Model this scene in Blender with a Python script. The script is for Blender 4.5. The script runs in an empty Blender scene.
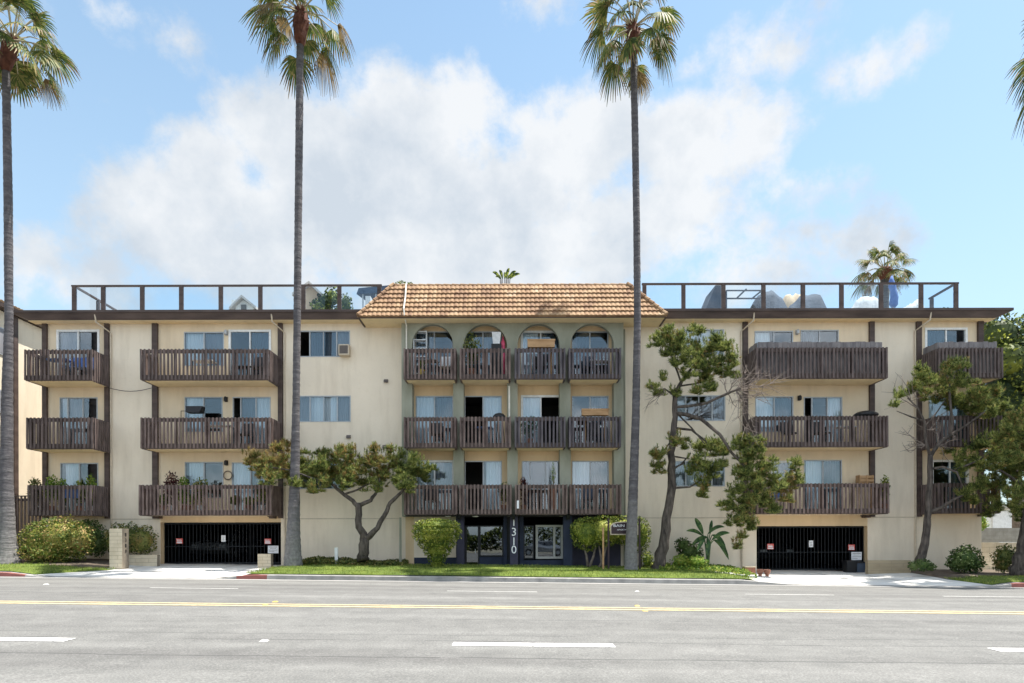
import bpy, math, random
import numpy as np
from mathutils import Vector, Matrix
R = math.radians
rnd = random.Random(7)
C = bpy.context.scene.collection
F = 650.0; CX = 512.0; HY = 540.0; HZ = 1.41; ROLL = .0025; TILT = .0132
WALL = 26.0; BF = 24.8          # distance of the facade and of the balcony fronts

# a measured point of the facade, turned into metres at the distance where it stands
def X(px, d=WALL): return (px - CX) * d / F
def Z(py, px=CX, d=WALL): return HZ + (HY - py - ROLL * (px - CX)) * d / F
def PT(px, py, d): return Vector((X(px, d), d, Z(py, px, d)))

# ------------------------------------------------------------------ materials
def lin(c): return c
def new_mat(name):
    m = bpy.data.materials.new(name); m.use_nodes = True
    nt = m.node_tree; b = nt.nodes['Principled BSDF']
    return m, nt, b
def N(nt, t, **kw):
    n = nt.nodes.new(t)
    for k, v in kw.items():
        if k.startswith('i_'):
            n.inputs[k[2:].replace('_', ' ')].default_value = v
        else: setattr(n, k, v)
    return n
def ramp(nt, fac, stops):
    r = nt.nodes.new('ShaderNodeValToRGB'); e = r.color_ramp.elements
    while len(e) < len(stops): e.new(.5)
    for i, (p, c) in enumerate(stops):
        e[i].position = p; e[i].color = (c[0], c[1], c[2], 1)
    nt.links.new(fac, r.inputs['Fac']); return r.outputs['Color']
def mixc(nt, fac, a, b, mode='MIX'):
    m = nt.nodes.new('ShaderNodeMix'); m.data_type = 'RGBA'; m.blend_type = mode
    for s, v in ((m.inputs[0], fac), (m.inputs[6], a), (m.inputs[7], b)):
        if hasattr(v, 'links') or hasattr(v, 'is_linked'): nt.links.new(v, s)
        else:
            s.default_value = v if isinstance(v, (int, float)) else (v[0], v[1], v[2], 1)
    return m.outputs[2]
def texco(nt, scale=(1, 1, 1)):
    t = N(nt, 'ShaderNodeNewGeometry'); mp = N(nt, 'ShaderNodeMapping')
    mp.inputs['Scale'].default_value = scale
    nt.links.new(t.outputs['Position'], mp.inputs['Vector']); return mp.outputs['Vector']
def noise(nt, vec, scale, detail=4, rough=.55):
    n = N(nt, 'ShaderNodeTexNoise'); n.inputs['Scale'].default_value = scale
    n.inputs['Detail'].default_value = detail; n.inputs['Roughness'].default_value = rough
    nt.links.new(vec, n.inputs['Vector']); return n.outputs['Fac']
def math_(nt, op, a, b=None, c=None):
    m = nt.nodes.new('ShaderNodeMath'); m.operation = op
    for i, v in enumerate((a, b, c)):
        if v is None: continue
        if isinstance(v, (int, float)): m.inputs[i].default_value = v
        else: nt.links.new(v, m.inputs[i])
    return m.outputs[0]
def bump(nt, b, h, strength=.3, dist=.02):
    n = N(nt, 'ShaderNodeBump'); n.inputs['Strength'].default_value = strength
    n.inputs['Distance'].default_value = dist
    nt.links.new(h, n.inputs['Height']); nt.links.new(n.outputs['Normal'], b.inputs['Normal'])

def mottled(name, c1, c2, scale=3., rough=.8, stretch=(1, 1, 1), bs=.2, bscale=40, spec=.3, metallic=0, detail=5, lo=.3, hi=.7, bd=.02):
    m, nt, b = new_mat(name); v = texco(nt, stretch)
    f = noise(nt, v, scale, detail)
    col = ramp(nt, f, [(lo, c1), (hi, c2)])
    nt.links.new(col, b.inputs['Base Color']); b.inputs['Roughness'].default_value = rough
    b.inputs['Specular IOR Level'].default_value = spec; b.inputs['Metallic'].default_value = metallic
    if bs: bump(nt, b, noise(nt, v, bscale, 3), bs, bd)
    return m

def stucco(name, c, dirt=.1):
    m, nt, b = new_mat(name)
    v = texco(nt); vs = texco(nt, (1, 1, .16))
    big = noise(nt, v, .55, 5); fine = noise(nt, v, 7, 5); streak = noise(nt, vs, 2.6, 5, .6)
    col = ramp(nt, big, [(.3, [k * (1 - dirt * .7) for k in c]), (.7, [min(1, k * 1.05) for k in c])])
    sm = math_(nt, 'MULTIPLY', math_(nt, 'SUBTRACT', streak, .52), 3.0)
    sm = nt.nodes.new('ShaderNodeClamp'); s2 = math_(nt, 'MULTIPLY', math_(nt, 'SUBTRACT', streak, .47), 2.2)
    nt.links.new(s2, sm.inputs[0])
    col = mixc(nt, math_(nt, 'MULTIPLY', sm.outputs[0], .75), col, (c[0] * .72, c[1] * .69, c[2] * .66))
    fm = nt.nodes.new('ShaderNodeClamp'); nt.links.new(math_(nt, 'MULTIPLY', math_(nt, 'SUBTRACT', fine, .56), 2.5), fm.inputs[0])
    col = mixc(nt, math_(nt, 'MULTIPLY', fm.outputs[0], .5), col, (c[0] * .82, c[1] * .76, c[2] * .66))
    nt.links.new(col, b.inputs['Base Color']); b.inputs['Roughness'].default_value = .92
    b.inputs['Specular IOR Level'].default_value = .15
    bump(nt, b, noise(nt, v, 28, 4, .7), .55, .02)
    return m

def foliage(name, cols, scale=1.6, transl=.3, rough=.6):
    """cols: dark, mid, light, dry ; hue varies from clump to clump and leaf to leaf"""
    m, nt, b = new_mat(name); v = texco(nt)
    g = N(nt, 'ShaderNodeNewGeometry')
    f = noise(nt, v, scale, 3)
    s = math_(nt, 'ADD', math_(nt, 'MULTIPLY', f, .66), math_(nt, 'MULTIPLY', g.outputs['Random Per Island'], .56))
    col = ramp(nt, s, [(.38, cols[0]), (.58, cols[1]), (.74, cols[2]), (.9, cols[3])])
    nt.links.new(col, b.inputs['Base Color']); b.inputs['Roughness'].default_value = rough
    b.inputs['Specular IOR Level'].default_value = .3
    t = N(nt, 'ShaderNodeBsdfTranslucent'); nt.links.new(col, t.inputs['Color'])
    mx = N(nt, 'ShaderNodeMixShader'); mx.inputs[0].default_value = transl
    nt.links.new(b.outputs[0], mx.inputs[1]); nt.links.new(t.outputs[0], mx.inputs[2])
    nt.links.new(mx.outputs[0], nt.nodes['Material Output'].inputs['Surface'])
    return m

def plain(name, c, rough=.6, metallic=0, spec=.4):
    m, nt, b = new_mat(name); v = texco(nt)
    f = noise(nt, v, 9, 4)
    nt.links.new(ramp(nt, f, [(.3, [k * .86 for k in c]), (.7, [min(1, k * 1.08) for k in c])]), b.inputs['Base Color'])
    b.inputs['Roughness'].default_value = rough; b.inputs['Metallic'].default_value = metallic
    b.inputs['Specular IOR Level'].default_value = spec
    return m

def glass(name, tint=(.8, .86, .9), base=.09):
    m = bpy.data.materials.new(name); m.use_nodes = True; nt = m.node_tree
    nt.nodes.remove(nt.nodes['Principled BSDF'])
    tr = N(nt, 'ShaderNodeBsdfTransparent'); tr.inputs[0].default_value = (*tint, 1)
    gl = N(nt, 'ShaderNodeBsdfAnisotropic') if False else N(nt, 'ShaderNodeBsdfGlossy'); gl.inputs['Roughness'].default_value = .015
    gl.inputs[0].default_value = (.9, .95, 1, 1)
    lw = N(nt, 'ShaderNodeLayerWeight'); lw.inputs[0].default_value = .25
    fac = math_(nt, 'ADD', math_(nt, 'MULTIPLY', lw.outputs['Fresnel'], .8), base)
    mx = N(nt, 'ShaderNodeMixShader'); nt.links.new(fac, mx.inputs[0])
    nt.links.new(tr.outputs[0], mx.inputs[1]); nt.links.new(gl.outputs[0], mx.inputs[2])
    nt.links.new(mx.outputs[0], nt.nodes['Material Output'].inputs['Surface'])
    # slight waviness of old panes
    bp = N(nt, 'ShaderNodeBump'); bp.inputs['Strength'].default_value = .05; bp.inputs['Distance'].default_value = .02
    nt.links.new(noise(nt, texco(nt), 1.6, 1), bp.inputs['Height']); nt.links.new(bp.outputs[0], gl.inputs['Normal'])
    return m

M = {}
M['stucco'] = stucco('stucco_cream', (.785, .68, .545))
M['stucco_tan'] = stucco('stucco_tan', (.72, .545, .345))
M['stucco_soffit'] = stucco('stucco_soffit', (.78, .62, .40), .06)
M['stucco_neighbour'] = stucco('stucco_neighbour', (.74, .655, .52))
M['green'] = mottled('green_paint', (.225, .225, .170), (.34, .34, .272), 1.6, .85, (1, 1, .4), .4, 30)
M['wood'] = mottled('brown_wood', (.062, .045, .042), (.160, .120, .112), 5, .72, (1, 1, .35), .35, 60)
M['wood_worn'] = mottled('worn_brown_wood', (.072, .048, .043), (.215, .155, .138), 7, .75, (1, 1, .3), .4, 60)
M['wood_grey'] = mottled('weathered_grey_wood', (.055, .047, .055), (.145, .125, .135), 6, .8, (1, 1, .25), .4, 60)
M['board_grey'] = mottled('privacy_board_grey', (.11, .10, .105), (.25, .23, .23), 6, .85, (1, 1, .25), .4, 60)
M['fascia'] = mottled('fascia_brown', (.050, .034, .030), (.105, .074, .064), 1.5, .6, (.6, 1, 3), .15, 40)
M['frame_cream'] = plain('frame_cream', (.40, .39, .36), .6)
M['awning'] = mottled('awning_cloth', (.05, .075, .12), (.09, .12, .17), 4, .85, (1, 1, 1), .3, 8)
M['alu'] = plain('aluminium_frame', (.42, .44, .46), .45, .2)
M['white'] = plain('white_frame', (.80, .80, .79), .5)
M['dark'] = plain('dark_metal', (.02, .02, .022), .5, .2)
M['gate'] = plain('gate_bars', (.022, .024, .028), .6, 0, .2)
M['navy'] = mottled('navy_paint', (.012, .018, .040), (.021, .029, .058), 2, .6, (1, 1, 1), .1)
M['plum'] = mottled('dark_plum_paint', (.03, .03, .055), (.055, .05, .08), 2, .6, (1, 1, 1), .1)
M['black'] = plain('black_paint', (.012, .012, .014), .5)
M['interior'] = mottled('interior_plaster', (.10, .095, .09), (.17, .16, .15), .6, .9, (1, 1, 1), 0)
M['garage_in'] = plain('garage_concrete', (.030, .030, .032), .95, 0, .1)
M['glass'] = glass('window_glass', (.88, .92, .94), .075)
M['glass_dark'] = glass('tinted_glass', (.30, .36, .42), .13)
M['glass_rail'] = glass('railing_glass', (.88, .93, .96), .012)
M['curtain'] = mottled('curtain_white', (.66, .67, .69), (.84, .85, .86), 3, .9, (1, 1, .1), 0)
M['curtain_blue'] = mottled('curtain_blue', (.035, .055, .075), (.09, .125, .16), 4, .9, (1, 1, .1), 0)
M['curtain_grey'] = mottled('curtain_grey', (.17, .17, .19), (.30, .30, .32), 4, .9, (1, 1, .1), 0)
M['concrete'] = mottled('concrete', (.56, .545, .515), (.72, .705, .675), 1.1, .85, (1, 1, 1), .25, 50, lo=.25, hi=.75)
M['kerb'] = mottled('kerb_concrete', (.20, .195, .19), (.36, .35, .33), 2.4, .9, (1, 1, 1), .3, 50)
M['gutter_grey'] = mottled('gutter_concrete', (.24, .235, .225), (.36, .35, .335), 1.6, .9, (.4, 1, 1), .2, 50)
M['red'] = mottled('kerb_red', (.17, .065, .055), (.27, .10, .085), 3, .8, (1, 1, 1), .2)
M['soil'] = mottled('soil', (.06, .045, .035), (.17, .135, .10), 5, .95, (1, 1, 1), .7, 25)
M['lawn'] = mottled('lawn_green', (.06, .10, .016), (.17, .22, .04), 1.2, .9, (1, 1, 1), .8, 50, bd=.04)
M['ground'] = mottled('dry_ground', (.16, .15, .11), (.24, .22, .17), .3, .95, (1, 1, 1), .2)
M['grass'] = foliage('grass_blades', [(.055, .10, .014), (.15, .215, .028), (.27, .325, .05), (.38, .37, .12)], .9, .3)
M['pine'] = foliage('pine_needles', [(.028, .052, .016), (.11, .155, .038), (.29, .33, .085), (.46, .45, .15)], 3.4, .35)
M['pine_dry'] = foliage('pine_needles_dry', [(.15, .11, .035), (.30, .20, .065), (.40, .27, .10), (.40, .34, .13)], 3, .35)
M['bush_yellow'] = foliage('clipped_hedge_leaves', [(.045, .08, .012), (.10, .14, .018), (.23, .27, .035), (.40, .38, .08)], 3, .15)
M['bush_olive'] = foliage('olive_hedge_leaves', [(.035, .06, .014), (.08, .105, .024), (.17, .19, .045), (.28, .20, .07)], 3, .15)
M['bush_dark'] = foliage('dark_hedge_leaves', [(.025, .05, .014), (.05, .09, .02), (.09, .14, .035), (.14, .18, .06)], 3, .2)
M['bush_warm'] = foliage('mixed_hedge_leaves', [(.05, .085, .014), (.11, .15, .022), (.23, .23, .045), (.34, .22, .09)], 1.5, .15)
M['leaf_bright'] = foliage('bright_leaves', [(.07, .14, .02), (.14, .24, .03), (.25, .33, .05), (.38, .38, .08)], 3, .35)
M['leaf_red'] = foliage('dark_red_leaves', [(.035, .012, .014), (.07, .02, .02), (.12, .03, .03), (.15, .06, .04)], 3, .2)
M['leaf_big'] = foliage('paddle_leaves', [(.02, .055, .02), (.035, .085, .03), (.05, .11, .04), (.10, .16, .05)], 1, .2, .35)
M['leaf_bg'] = foliage('background_leaves', [(.018, .034, .014), (.038, .062, .02), (.10, .13, .03), (.38, .41, .055)], .7, .3)
M['palm'] = foliage('palm_fans', [(.035, .058, .016), (.075, .11, .025), (.145, .17, .036), (.28, .23, .08)], .9, .3)
M['palm_dry'] = foliage('palm_fans_dry', [(.09, .06, .026), (.17, .115, .05), (.27, .19, .085), (.38, .29, .15)], .9, .3)
M['palm_boot'] = mottled('palm_boots', (.06, .02, .014), (.17, .07, .045), 6, .9, (1, 1, 1), .5, 30)
M['petiole'] = plain('palm_petiole', (.34, .30, .20), .6)
M['bark_pine'] = mottled('pine_bark', (.030, .025, .022), (.14, .115, .098), 11, .95, (1, 1, .25), .9, 18, bd=.05)
M['bark_grey'] = mottled('dead_bark', (.13, .105, .09), (.26, .21, .18), 8, .95, (1, 1, 1), .4, 30)
M['block'] = mottled('cream_block', (.50, .42, .30), (.64, .55, .41), 3, .9, (1, 1, 1), .4, 30)
M['block_grey'] = mottled('grey_block', (.24, .22, .19), (.34, .32, .28), 3, .9, (1, 1, 1), .4, 30)
M['block_tan'] = mottled('tan_block', (.30, .235, .15), (.42, .34, .23), 3, .9, (.3, 1, 1), .4, 30)
M['mortar'] = plain('mortar', (.25, .21, .16), .95)
M['line_white'] = mottled('line_white', (.40, .39, .375), (.84, .83, .81), 16, .8, (1, 1, 1), .2, 80, lo=.36, hi=.46)
M['line_faded'] = mottled('line_faded', (.50, .49, .47), (.72, .71, .68), 12, .85, (1, 1, 1), .2, 80)
M['line_yellow'] = mottled('line_yellow', (.34, .28, .17), (.62, .50, .28), 11, .85, (1, 1, 1), .2, 80)
M['hose'] = plain('cable_dark', (.12, .10, .09), .7)
M['beige_pipe'] = plain('downspout_beige', (.55, .46, .35), .6)
M['white_pipe'] = plain('white_conduit', (.72, .68, .60), .6)
M['terracotta'] = plain('terracotta', (.26, .12, .08), .9)
M['planter_wood'] = mottled('planter_wood', (.30, .17, .08), (.48, .30, .16), 8, .8, (.3, 1, 1), .2)
M['blue_cloth'] = mottled('blue_cloth', (.07, .13, .33), (.13, .21, .45), 4, .85, (1, 1, 1), .3, 8)
M['cover'] = mottled('grey_blue_cover', (.032, .045, .068), (.06, .08, .115), 1.5, .8, (1, 1, 1), .5, 2, bd=.1)
M['cover_white'] = mottled('white_cover', (.40, .41, .42), (.52, .53, .54), 2.5, .8, (1, 1, 1), .4, 6, bd=.06)
M['sign_red'] = plain('sign_red', (.62, .10, .08), .5)
M['sign_white'] = plain('sign_white', (.80, .80, .82), .5)
M['sign_brown'] = mottled('sign_brown', (.035, .02, .025), (.05, .03, .035), 3, .5, (1, 1, 1), 0)
M['fridge'] = plain('white_plastic', (.70, .71, .72), .4)
M['tan_cloth'] = plain('tan_cloth', (.48, .36, .24), .9)
M['grey_roof'] = plain('flat_roofing', (.30, .30, .30), .9)
M['bgwhite'] = plain('far_white_wall', (.78, .77, .74), .9)
M['bgroof'] = plain('far_roof', (.52, .49, .46), .9)
M['bgtan'] = stucco('far_tan_wall', (.55, .42, .30))
M['car_silver'] = plain('car_paint_silver', (.42, .44, .46), .25, .6)
M['car_dark'] = plain('car_paint_dark', (.03, .035, .04), .2, .4)
M['tyre'] = plain('tyre_rubber', (.02, .02, .02), .9)
M['pink'] = plain('pink_plastic', (.65, .08, .16), .5)
M['marker'] = plain('road_marker_white', (.7, .69, .64), .6)
M['marker_y'] = plain('road_marker_yellow', (.58, .43, .10), .6)

# palm trunk bark: ring scars
def ringbark():
    m, nt, b = new_mat('palm_bark'); v = texco(nt); vz = texco(nt, (.8, .8, 5))
    f = noise(nt, vz, 1.6, 5, .65); f2 = noise(nt, v, 12, 4)
    col = ramp(nt, math_(nt, 'ADD', math_(nt, 'MULTIPLY', f, .7), math_(nt, 'MULTIPLY', f2, .3)),
               [(.30, (.045, .041, .045)), (.5, (.085, .078, .084)), (.70, (.165, .155, .155))])
    sp = N(nt, 'ShaderNodeSeparateXYZ'); nt.links.new(v, sp.inputs[0]); mrr = N(nt, 'ShaderNodeMapRange')
    mrr.inputs['From Min'].default_value = .3; mrr.inputs['From Max'].default_value = 4.2; mrr.inputs['To Min'].default_value = .75; mrr.inputs['To Max'].default_value = 0
    nt.links.new(math_(nt, 'ADD', sp.outputs['Z'], math_(nt, 'MULTIPLY', noise(nt, v, 1.5, 4), 1.5)), mrr.inputs['Value'])
    col = mixc(nt, mrr.outputs[0], col, ramp(nt, f2, [(.3, (.19, .18, .17)), (.7, (.36, .345, .33))]))
    nt.links.new(col, b.inputs['Base Color']); b.inputs['Roughness'].default_value = .95
    bump(nt, b, f, .9, .06); return m
M['palm_bark'] = ringbark()
# roof tile
def tilemat():
    m, nt, b = new_mat('clay_tile'); v = texco(nt); g = N(nt, 'ShaderNodeNewGeometry')
    cell = N(nt, 'ShaderNodeTexWhiteNoise'); cell.noise_dimensions = '3D'
    mp = N(nt, 'ShaderNodeMapping'); mp.inputs['Scale'].default_value = (1 / .173, 0, 1 / .21)
    nt.links.new(g.outputs['Position'], mp.inputs['Vector'])
    fl = N(nt, 'ShaderNodeVectorMath', operation='FLOOR'); nt.links.new(mp.outputs[0], fl.inputs[0]); nt.links.new(fl.outputs[0], cell.inputs['Vector'])
    f = noise(nt, v, 1.4, 4)
    s = math_(nt, 'ADD', math_(nt, 'MULTIPLY', f, .7), math_(nt, 'MULTIPLY', cell.outputs['Value'], .3))
    col = ramp(nt, s, [(.3, (.19, .105, .058)), (.5, (.27, .160, .085)), (.64, (.33, .21, .115)), (.8, (.42, .31, .21))])
    nt.links.new(col, b.inputs['Base Color']); b.inputs['Roughness'].default_value = .85
    bump(nt, b, noise(nt, v, 30, 3), .3, .02); return m
M['tile'] = tilemat()
# asphalt with worn wheel tracks, speckle and tarred seams
def asphalt():
    m, nt, b = new_mat('asphalt')
    g = N(nt, 'ShaderNodeNewGeometry'); sp = N(nt, 'ShaderNodeSeparateXYZ'); nt.links.new(g.outputs['Position'], sp.inputs[0])
    v = texco(nt); vs = texco(nt, (.08, 1, 1))
    band = noise(nt, vs, 1.1, 4); sk = noise(nt, v, 42, 3, .7); mid = noise(nt, v, 2.2, 5)
    col = ramp(nt, band, [(.32, (.118, .115, .111)), (.5, (.142, .140, .134)), (.68, (.168, .165, .158))])
    col = mixc(nt, .85, col, ramp(nt, sk, [(.3, (.35, .35, .35)), (.5, (.5, .5, .5)), (.66, (.76, .76, .755))]), 'OVERLAY')
    col = mixc(nt, .30, col, ramp(nt, mid, [(.3, (.3, .3, .3)), (.7, (.68, .68, .67))]), 'OVERLAY')
    wob = math_(nt, 'MULTIPLY', math_(nt, 'SUBTRACT', noise(nt, texco(nt, (.35, .35, .35)), 1., 6, .65), .5), .35)
    y = math_(nt, 'ADD', sp.outputs['Y'], wob)
    for y0, w in ((7.75, .020), (8.95, .014), (9.4, .010), (10.9, .010), (14.6, .02), (17.9, .02), (20.2, .02)):
        dd = math_(nt, 'ABSOLUTE', math_(nt, 'SUBTRACT', y, y0))
        ms = math_(nt, 'LESS_THAN', dd, w)
        ms = math_(nt, 'MULTIPLY', ms, math_(nt, 'GREATER_THAN', noise(nt, texco(nt, (.3, 1, 1)), 1.3, 3), .42))
        col = mixc(nt, math_(nt, 'MULTIPLY', ms, .7), col, (.05, .05, .05))
    nt.links.new(col, b.inputs['Base Color']); b.inputs['Roughness'].default_value = .9
    b.inputs['Specular IOR Level'].default_value = .25
    bump(nt, b, sk, .5, .008); return m
M['asphalt'] = asphalt()

# ------------------------------------------------------------------ mesh builder
class MB:
    def __init__(s): s.v = []; s.f = []; s.m = []; s.cur = 0
    def face(s, pts):
        i = len(s.v); s.v += [tuple(p) for p in pts]; s.f.append(tuple(range(i, i + len(pts)))); s.m.append(s.cur)
    def box(s, x0, x1, y0, y1, z0, z1, mt=None):
        if x0 > x1: x0, x1 = x1, x0
        i = len(s.v)
        s.v += [(x0, y0, z0), (x1, y0, z0), (x1, y1, z0), (x0, y1, z0), (x0, y0, z1), (x1, y0, z1), (x1, y1, z1), (x0, y1, z1)]
        for q in ((0, 3, 2, 1), (4, 5, 6, 7), (0, 1, 5, 4), (1, 2, 6, 5), (2, 3, 7, 6), (3, 0, 4, 7)):
            s.f.append(tuple(i + k for k in q)); s.m.append(s.cur if mt is None else mt)
    def hexa(s, b, t):
        i = len(s.v); s.v += [tuple(p) for p in b] + [tuple(p) for p in t]; n = len(b)
        s.f.append(tuple(i + k for k in reversed(range(n)))); s.m.append(s.cur)
        s.f.append(tuple(i + n + k for k in range(n))); s.m.append(s.cur)
        for k in range(n):
            k2 = (k + 1) % n; s.f.append((i + k, i + k2, i + n + k2, i + n + k)); s.m.append(s.cur)
    def tube(s, pts, rad, n=8, cap=True, jit=0, seed=0):
        pts = [Vector(p) for p in pts]; rr = random.Random(seed)
        if not isinstance(rad, (list, tuple)): rad = [rad] * len(pts)
        i0 = len(s.v); up = Vector((.3, 1, .2)).normalized()
        for k, p in enumerate(pts):
            t = (pts[min(k + 1, len(pts) - 1)] - pts[max(k - 1, 0)])
            t = t.normalized() if t.length > 1e-9 else Vector((0, 0, 1))
            a = t.cross(up)
            if a.length < .05: a = t.cross(Vector((1, 0, 0)))
            a.normalize(); b = t.cross(a)
            for j in range(n):
                an = 2 * math.pi * j / n; r = rad[k] * (1 + (rr.random() - .5) * jit)
                s.v.append(tuple(p + a * math.cos(an) * r + b * math.sin(an) * r))
        for k in range(len(pts) - 1):
            for j in range(n):
                j2 = (j + 1) % n
                s.f.append((i0 + k * n + j, i0 + k * n + j2, i0 + (k + 1) * n + j2, i0 + (k + 1) * n + j)); s.m.append(s.cur)
        if cap:
            s.f.append(tuple(i0 + j for j in reversed(range(n)))); s.m.append(s.cur)
            s.f.append(tuple(i0 + (len(pts) - 1) * n + j for j in range(n))); s.m.append(s.cur)
    def lathe(s, c, prof, n=16):
        s.tube([(c[0], c[1], c[2] + z) for r, z in prof], [r for r, z in prof], n)
    def grid(s, xs, ys, zf, mt=None):
        i = len(s.v); nx = len(xs); ny = len(ys)
        for y in ys:
            for x in xs: s.v.append((x, y, zf(x, y)))
        for b in range(ny - 1):
            for a in range(nx - 1):
                q = i + b * nx + a; s.f.append((q, q + 1, q + nx + 1, q + nx)); s.m.append(s.cur if mt is None else mt)
    def build(s, name, mats, parent=None, smooth=False, kind=None):
        if not isinstance(mats, (list, tuple)): mats = [mats]
        off = Vector((0, 0, 0)); p = parent
        while p is not None: off += p.location; p = p.parent
        me = bpy.data.meshes.new(name)
        me.from_pydata([(v[0] - off.x, v[1] - off.y, v[2] - off.z) for v in s.v], [], s.f)
        for m in mats: me.materials.append(M[m] if isinstance(m, str) else m)
        if len(mats) > 1: me.polygons.foreach_set('material_index', s.m)
        if smooth: me.polygons.foreach_set('use_smooth', [True] * len(me.polygons))
        me.update()
        o = bpy.data.objects.new(name, me); C.objects.link(o); o.parent = parent
        if kind: o['kind'] = kind
        return o
def smooth_rot(o):  # shade smooth by angle is not needed
    return o
def thing(name, label, cat, loc, group=None):
    o = bpy.data.objects.new(name, None); C.objects.link(o); o.location = loc; o.empty_display_size = .3
    o['label'] = label; o['category'] = cat
    if group: o['group'] = group
    return o
def tag(o, label, cat, group=None):
    o['label'] = label; o['category'] = cat
    if group: o['group'] = group
    return o
def rebase(o, loc):      # put a lone mesh's origin at its base
    loc = Vector(loc); o.data.transform(Matrix.Translation(-loc)); o.location = loc
    return o
def text_mesh(name, txt, mat, parent, loc, h, w=None, rot=(R(90), 0, 0), depth=.01):
    cu = bpy.data.curves.new(name, 'FONT'); cu.body = txt; cu.extrude = depth; cu.align_x = 'CENTER'; cu.align_y = 'CENTER'
    cu.resolution_u = 3; t = bpy.data.objects.new('tmp', cu); C.objects.link(t)
    dg = bpy.context.evaluated_depsgraph_get(); me = bpy.data.meshes.new_from_object(t.evaluated_get(dg))
    bpy.data.objects.remove(t); me.name = name
    xs = [v.co.x for v in me.vertices]; ys = [v.co.y for v in me.vertices]
    cx = (min(xs) + max(xs)) / 2; cy = (min(ys) + max(ys)) / 2
    sy = h / (max(ys) - min(ys)); sx = (w / (max(xs) - min(xs))) if w else sy
    for v in me.vertices: v.co = ((v.co.x - cx) * sx, (v.co.y - cy) * sy, v.co.z)
    me.materials.clear(); me.materials.append(M[mat])
    o = bpy.data.objects.new(name, me); C.objects.link(o); o.parent = parent
    off = Vector((0, 0, 0)); p = parent
    while p is not None: off += p.location; p = p.parent
    o.location = Vector(loc) - off; o.rotation_euler = rot
    return o

# ------------------------------------------------------------------ terrain
def tilt(x): return -TILT * max(-45, min(45, x))
def lerpc(t, pts):
    if t <= pts[0][0]: return pts[0][1]
    for (a, va), (b, vb) in zip(pts, pts[1:]):
        if t <= b: return va + (vb - va) * (t - a) / (b - a)
    return pts[-1][1]
ROADP = [(-20, -.05), (8.7, 0), (12.4, .12), (16, .135), (20.6, .05), (21.2, .035)]
KERBY = 21.2
def hk(x):   # height of the kerb above the gutter
    return lerpc(x, [(-16.6, .15), (-15.4, .02), (-9.3, .02), (-8.85, .15), (7.6, .15), (9.2, .02), (15.6, .02), (16.5, .15)])
def yard(x, y):
    a = .035 + hk(x)
    t = (y - 21.35) / (26.6 - 21.35); t = max(0, t)
    b = lerpc(x, [(-16, .46), (-14, .31), (-9, .31), (-8, .42), (7.5, .42), (8.8, .31), (13.5, .31), (15, .40)])
    return tilt(x) + a + (b - a) * min(t, 1) ** .8
def road(x, y): return tilt(x) + lerpc(y, ROADP)
def frange(a, b, n): return [a + (b - a) * i / (n - 1) for i in range(n)]

g = MB()
g.grid([-400, -120, -45, 0, 45, 120, 400], [-120, -21, 5, 26.4, 27, 60, 200, 900], lambda x, y: tilt(x) - .14 + (.30 if y > 26.5 else 0))
g.build('ground', 'ground', kind='structure')
g = MB(); g.grid([-110] + frange(-45, 45, 19) + [110], [-20, 0, 4, 6, 8.7, 10, 11.5, 12.4, 14, 16, 18, 20.6], road)
g.build('road', 'asphalt', kind='structure')
g = MB(); g.grid([-110] + frange(-45, 45, 61) + [110], [20.6, 20.9, 21.2], lambda x, y: road(x, y) + .004)
g.build('gutter', 'gutter_grey', kind='structure')
g = MB(); xs = sorted(set([-110, -45, -15.9, -8.0, 16.3, 45, 110] + frange(-20, 20, 81)))
for a, b in zip(xs, xs[1:]):
    mid = (a + b) / 2; g.cur = 1 if (mid < -15.9 or -8.85 < mid < -8.0 or mid > 16.3) else 0
    zb0, zb1 = tilt(a) - .1, tilt(b) - .1
    za, zc = tilt(a) + .035 + hk(a), tilt(b) + .035 + hk(b)
    g.face([(a, KERBY, zb0), (b, KERBY, zb1), (b, KERBY + .02, zc - .015), (a, KERBY + .02, za - .015)])
    g.face([(a, KERBY + .02, za - .015), (b, KERBY + .02, zc - .015), (b, KERBY + .045, zc), (a, KERBY + .045, za)])
    g.face([(a, KERBY + .045, za), (b, KERBY + .045, zc), (b, KERBY + .17, zc), (a, KERBY + .17, za)])
g.build('kerb', ['kerb', 'red'], kind='structure')
g = MB(); g.grid([-110] + frange(-45, 45, 121) + [110], frange(21.37, 26.6, 15), yard)
g.build('driveway', 'concrete', kind='structure')
# expansion joints in the driveways
g = MB()
def strip(mb, p0, p1, w, zf, dz, n=12):
    p0 = Vector(p0); p1 = Vector(p1); d = (p1 - p0).normalized(); nn = Vector((-d.y, d.x)) * w / 2
    for k in range(n):
        a = p0.lerp(p1, k / n); b = p0.lerp(p1, (k + 1) / n)
        q = [a - nn, b - nn, b + nn, a + nn]; mb.face([(v.x, v.y, zf(v.x, v.y) + dz) for v in q])
for x0 in (-14.2, -12.6, -11, 10.2, 11.8, 13.4): strip(g, (x0, 21.5), (x0, 26.2), .02, yard, .006)
for a, b in ((-14.8, -9.2), (8.9, 15.2)): strip(g, (a, 23.0), (b, 23.0), .02, yard, .006, 40)
g.build('driveway_joint', 'mortar', kind='structure')

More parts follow.
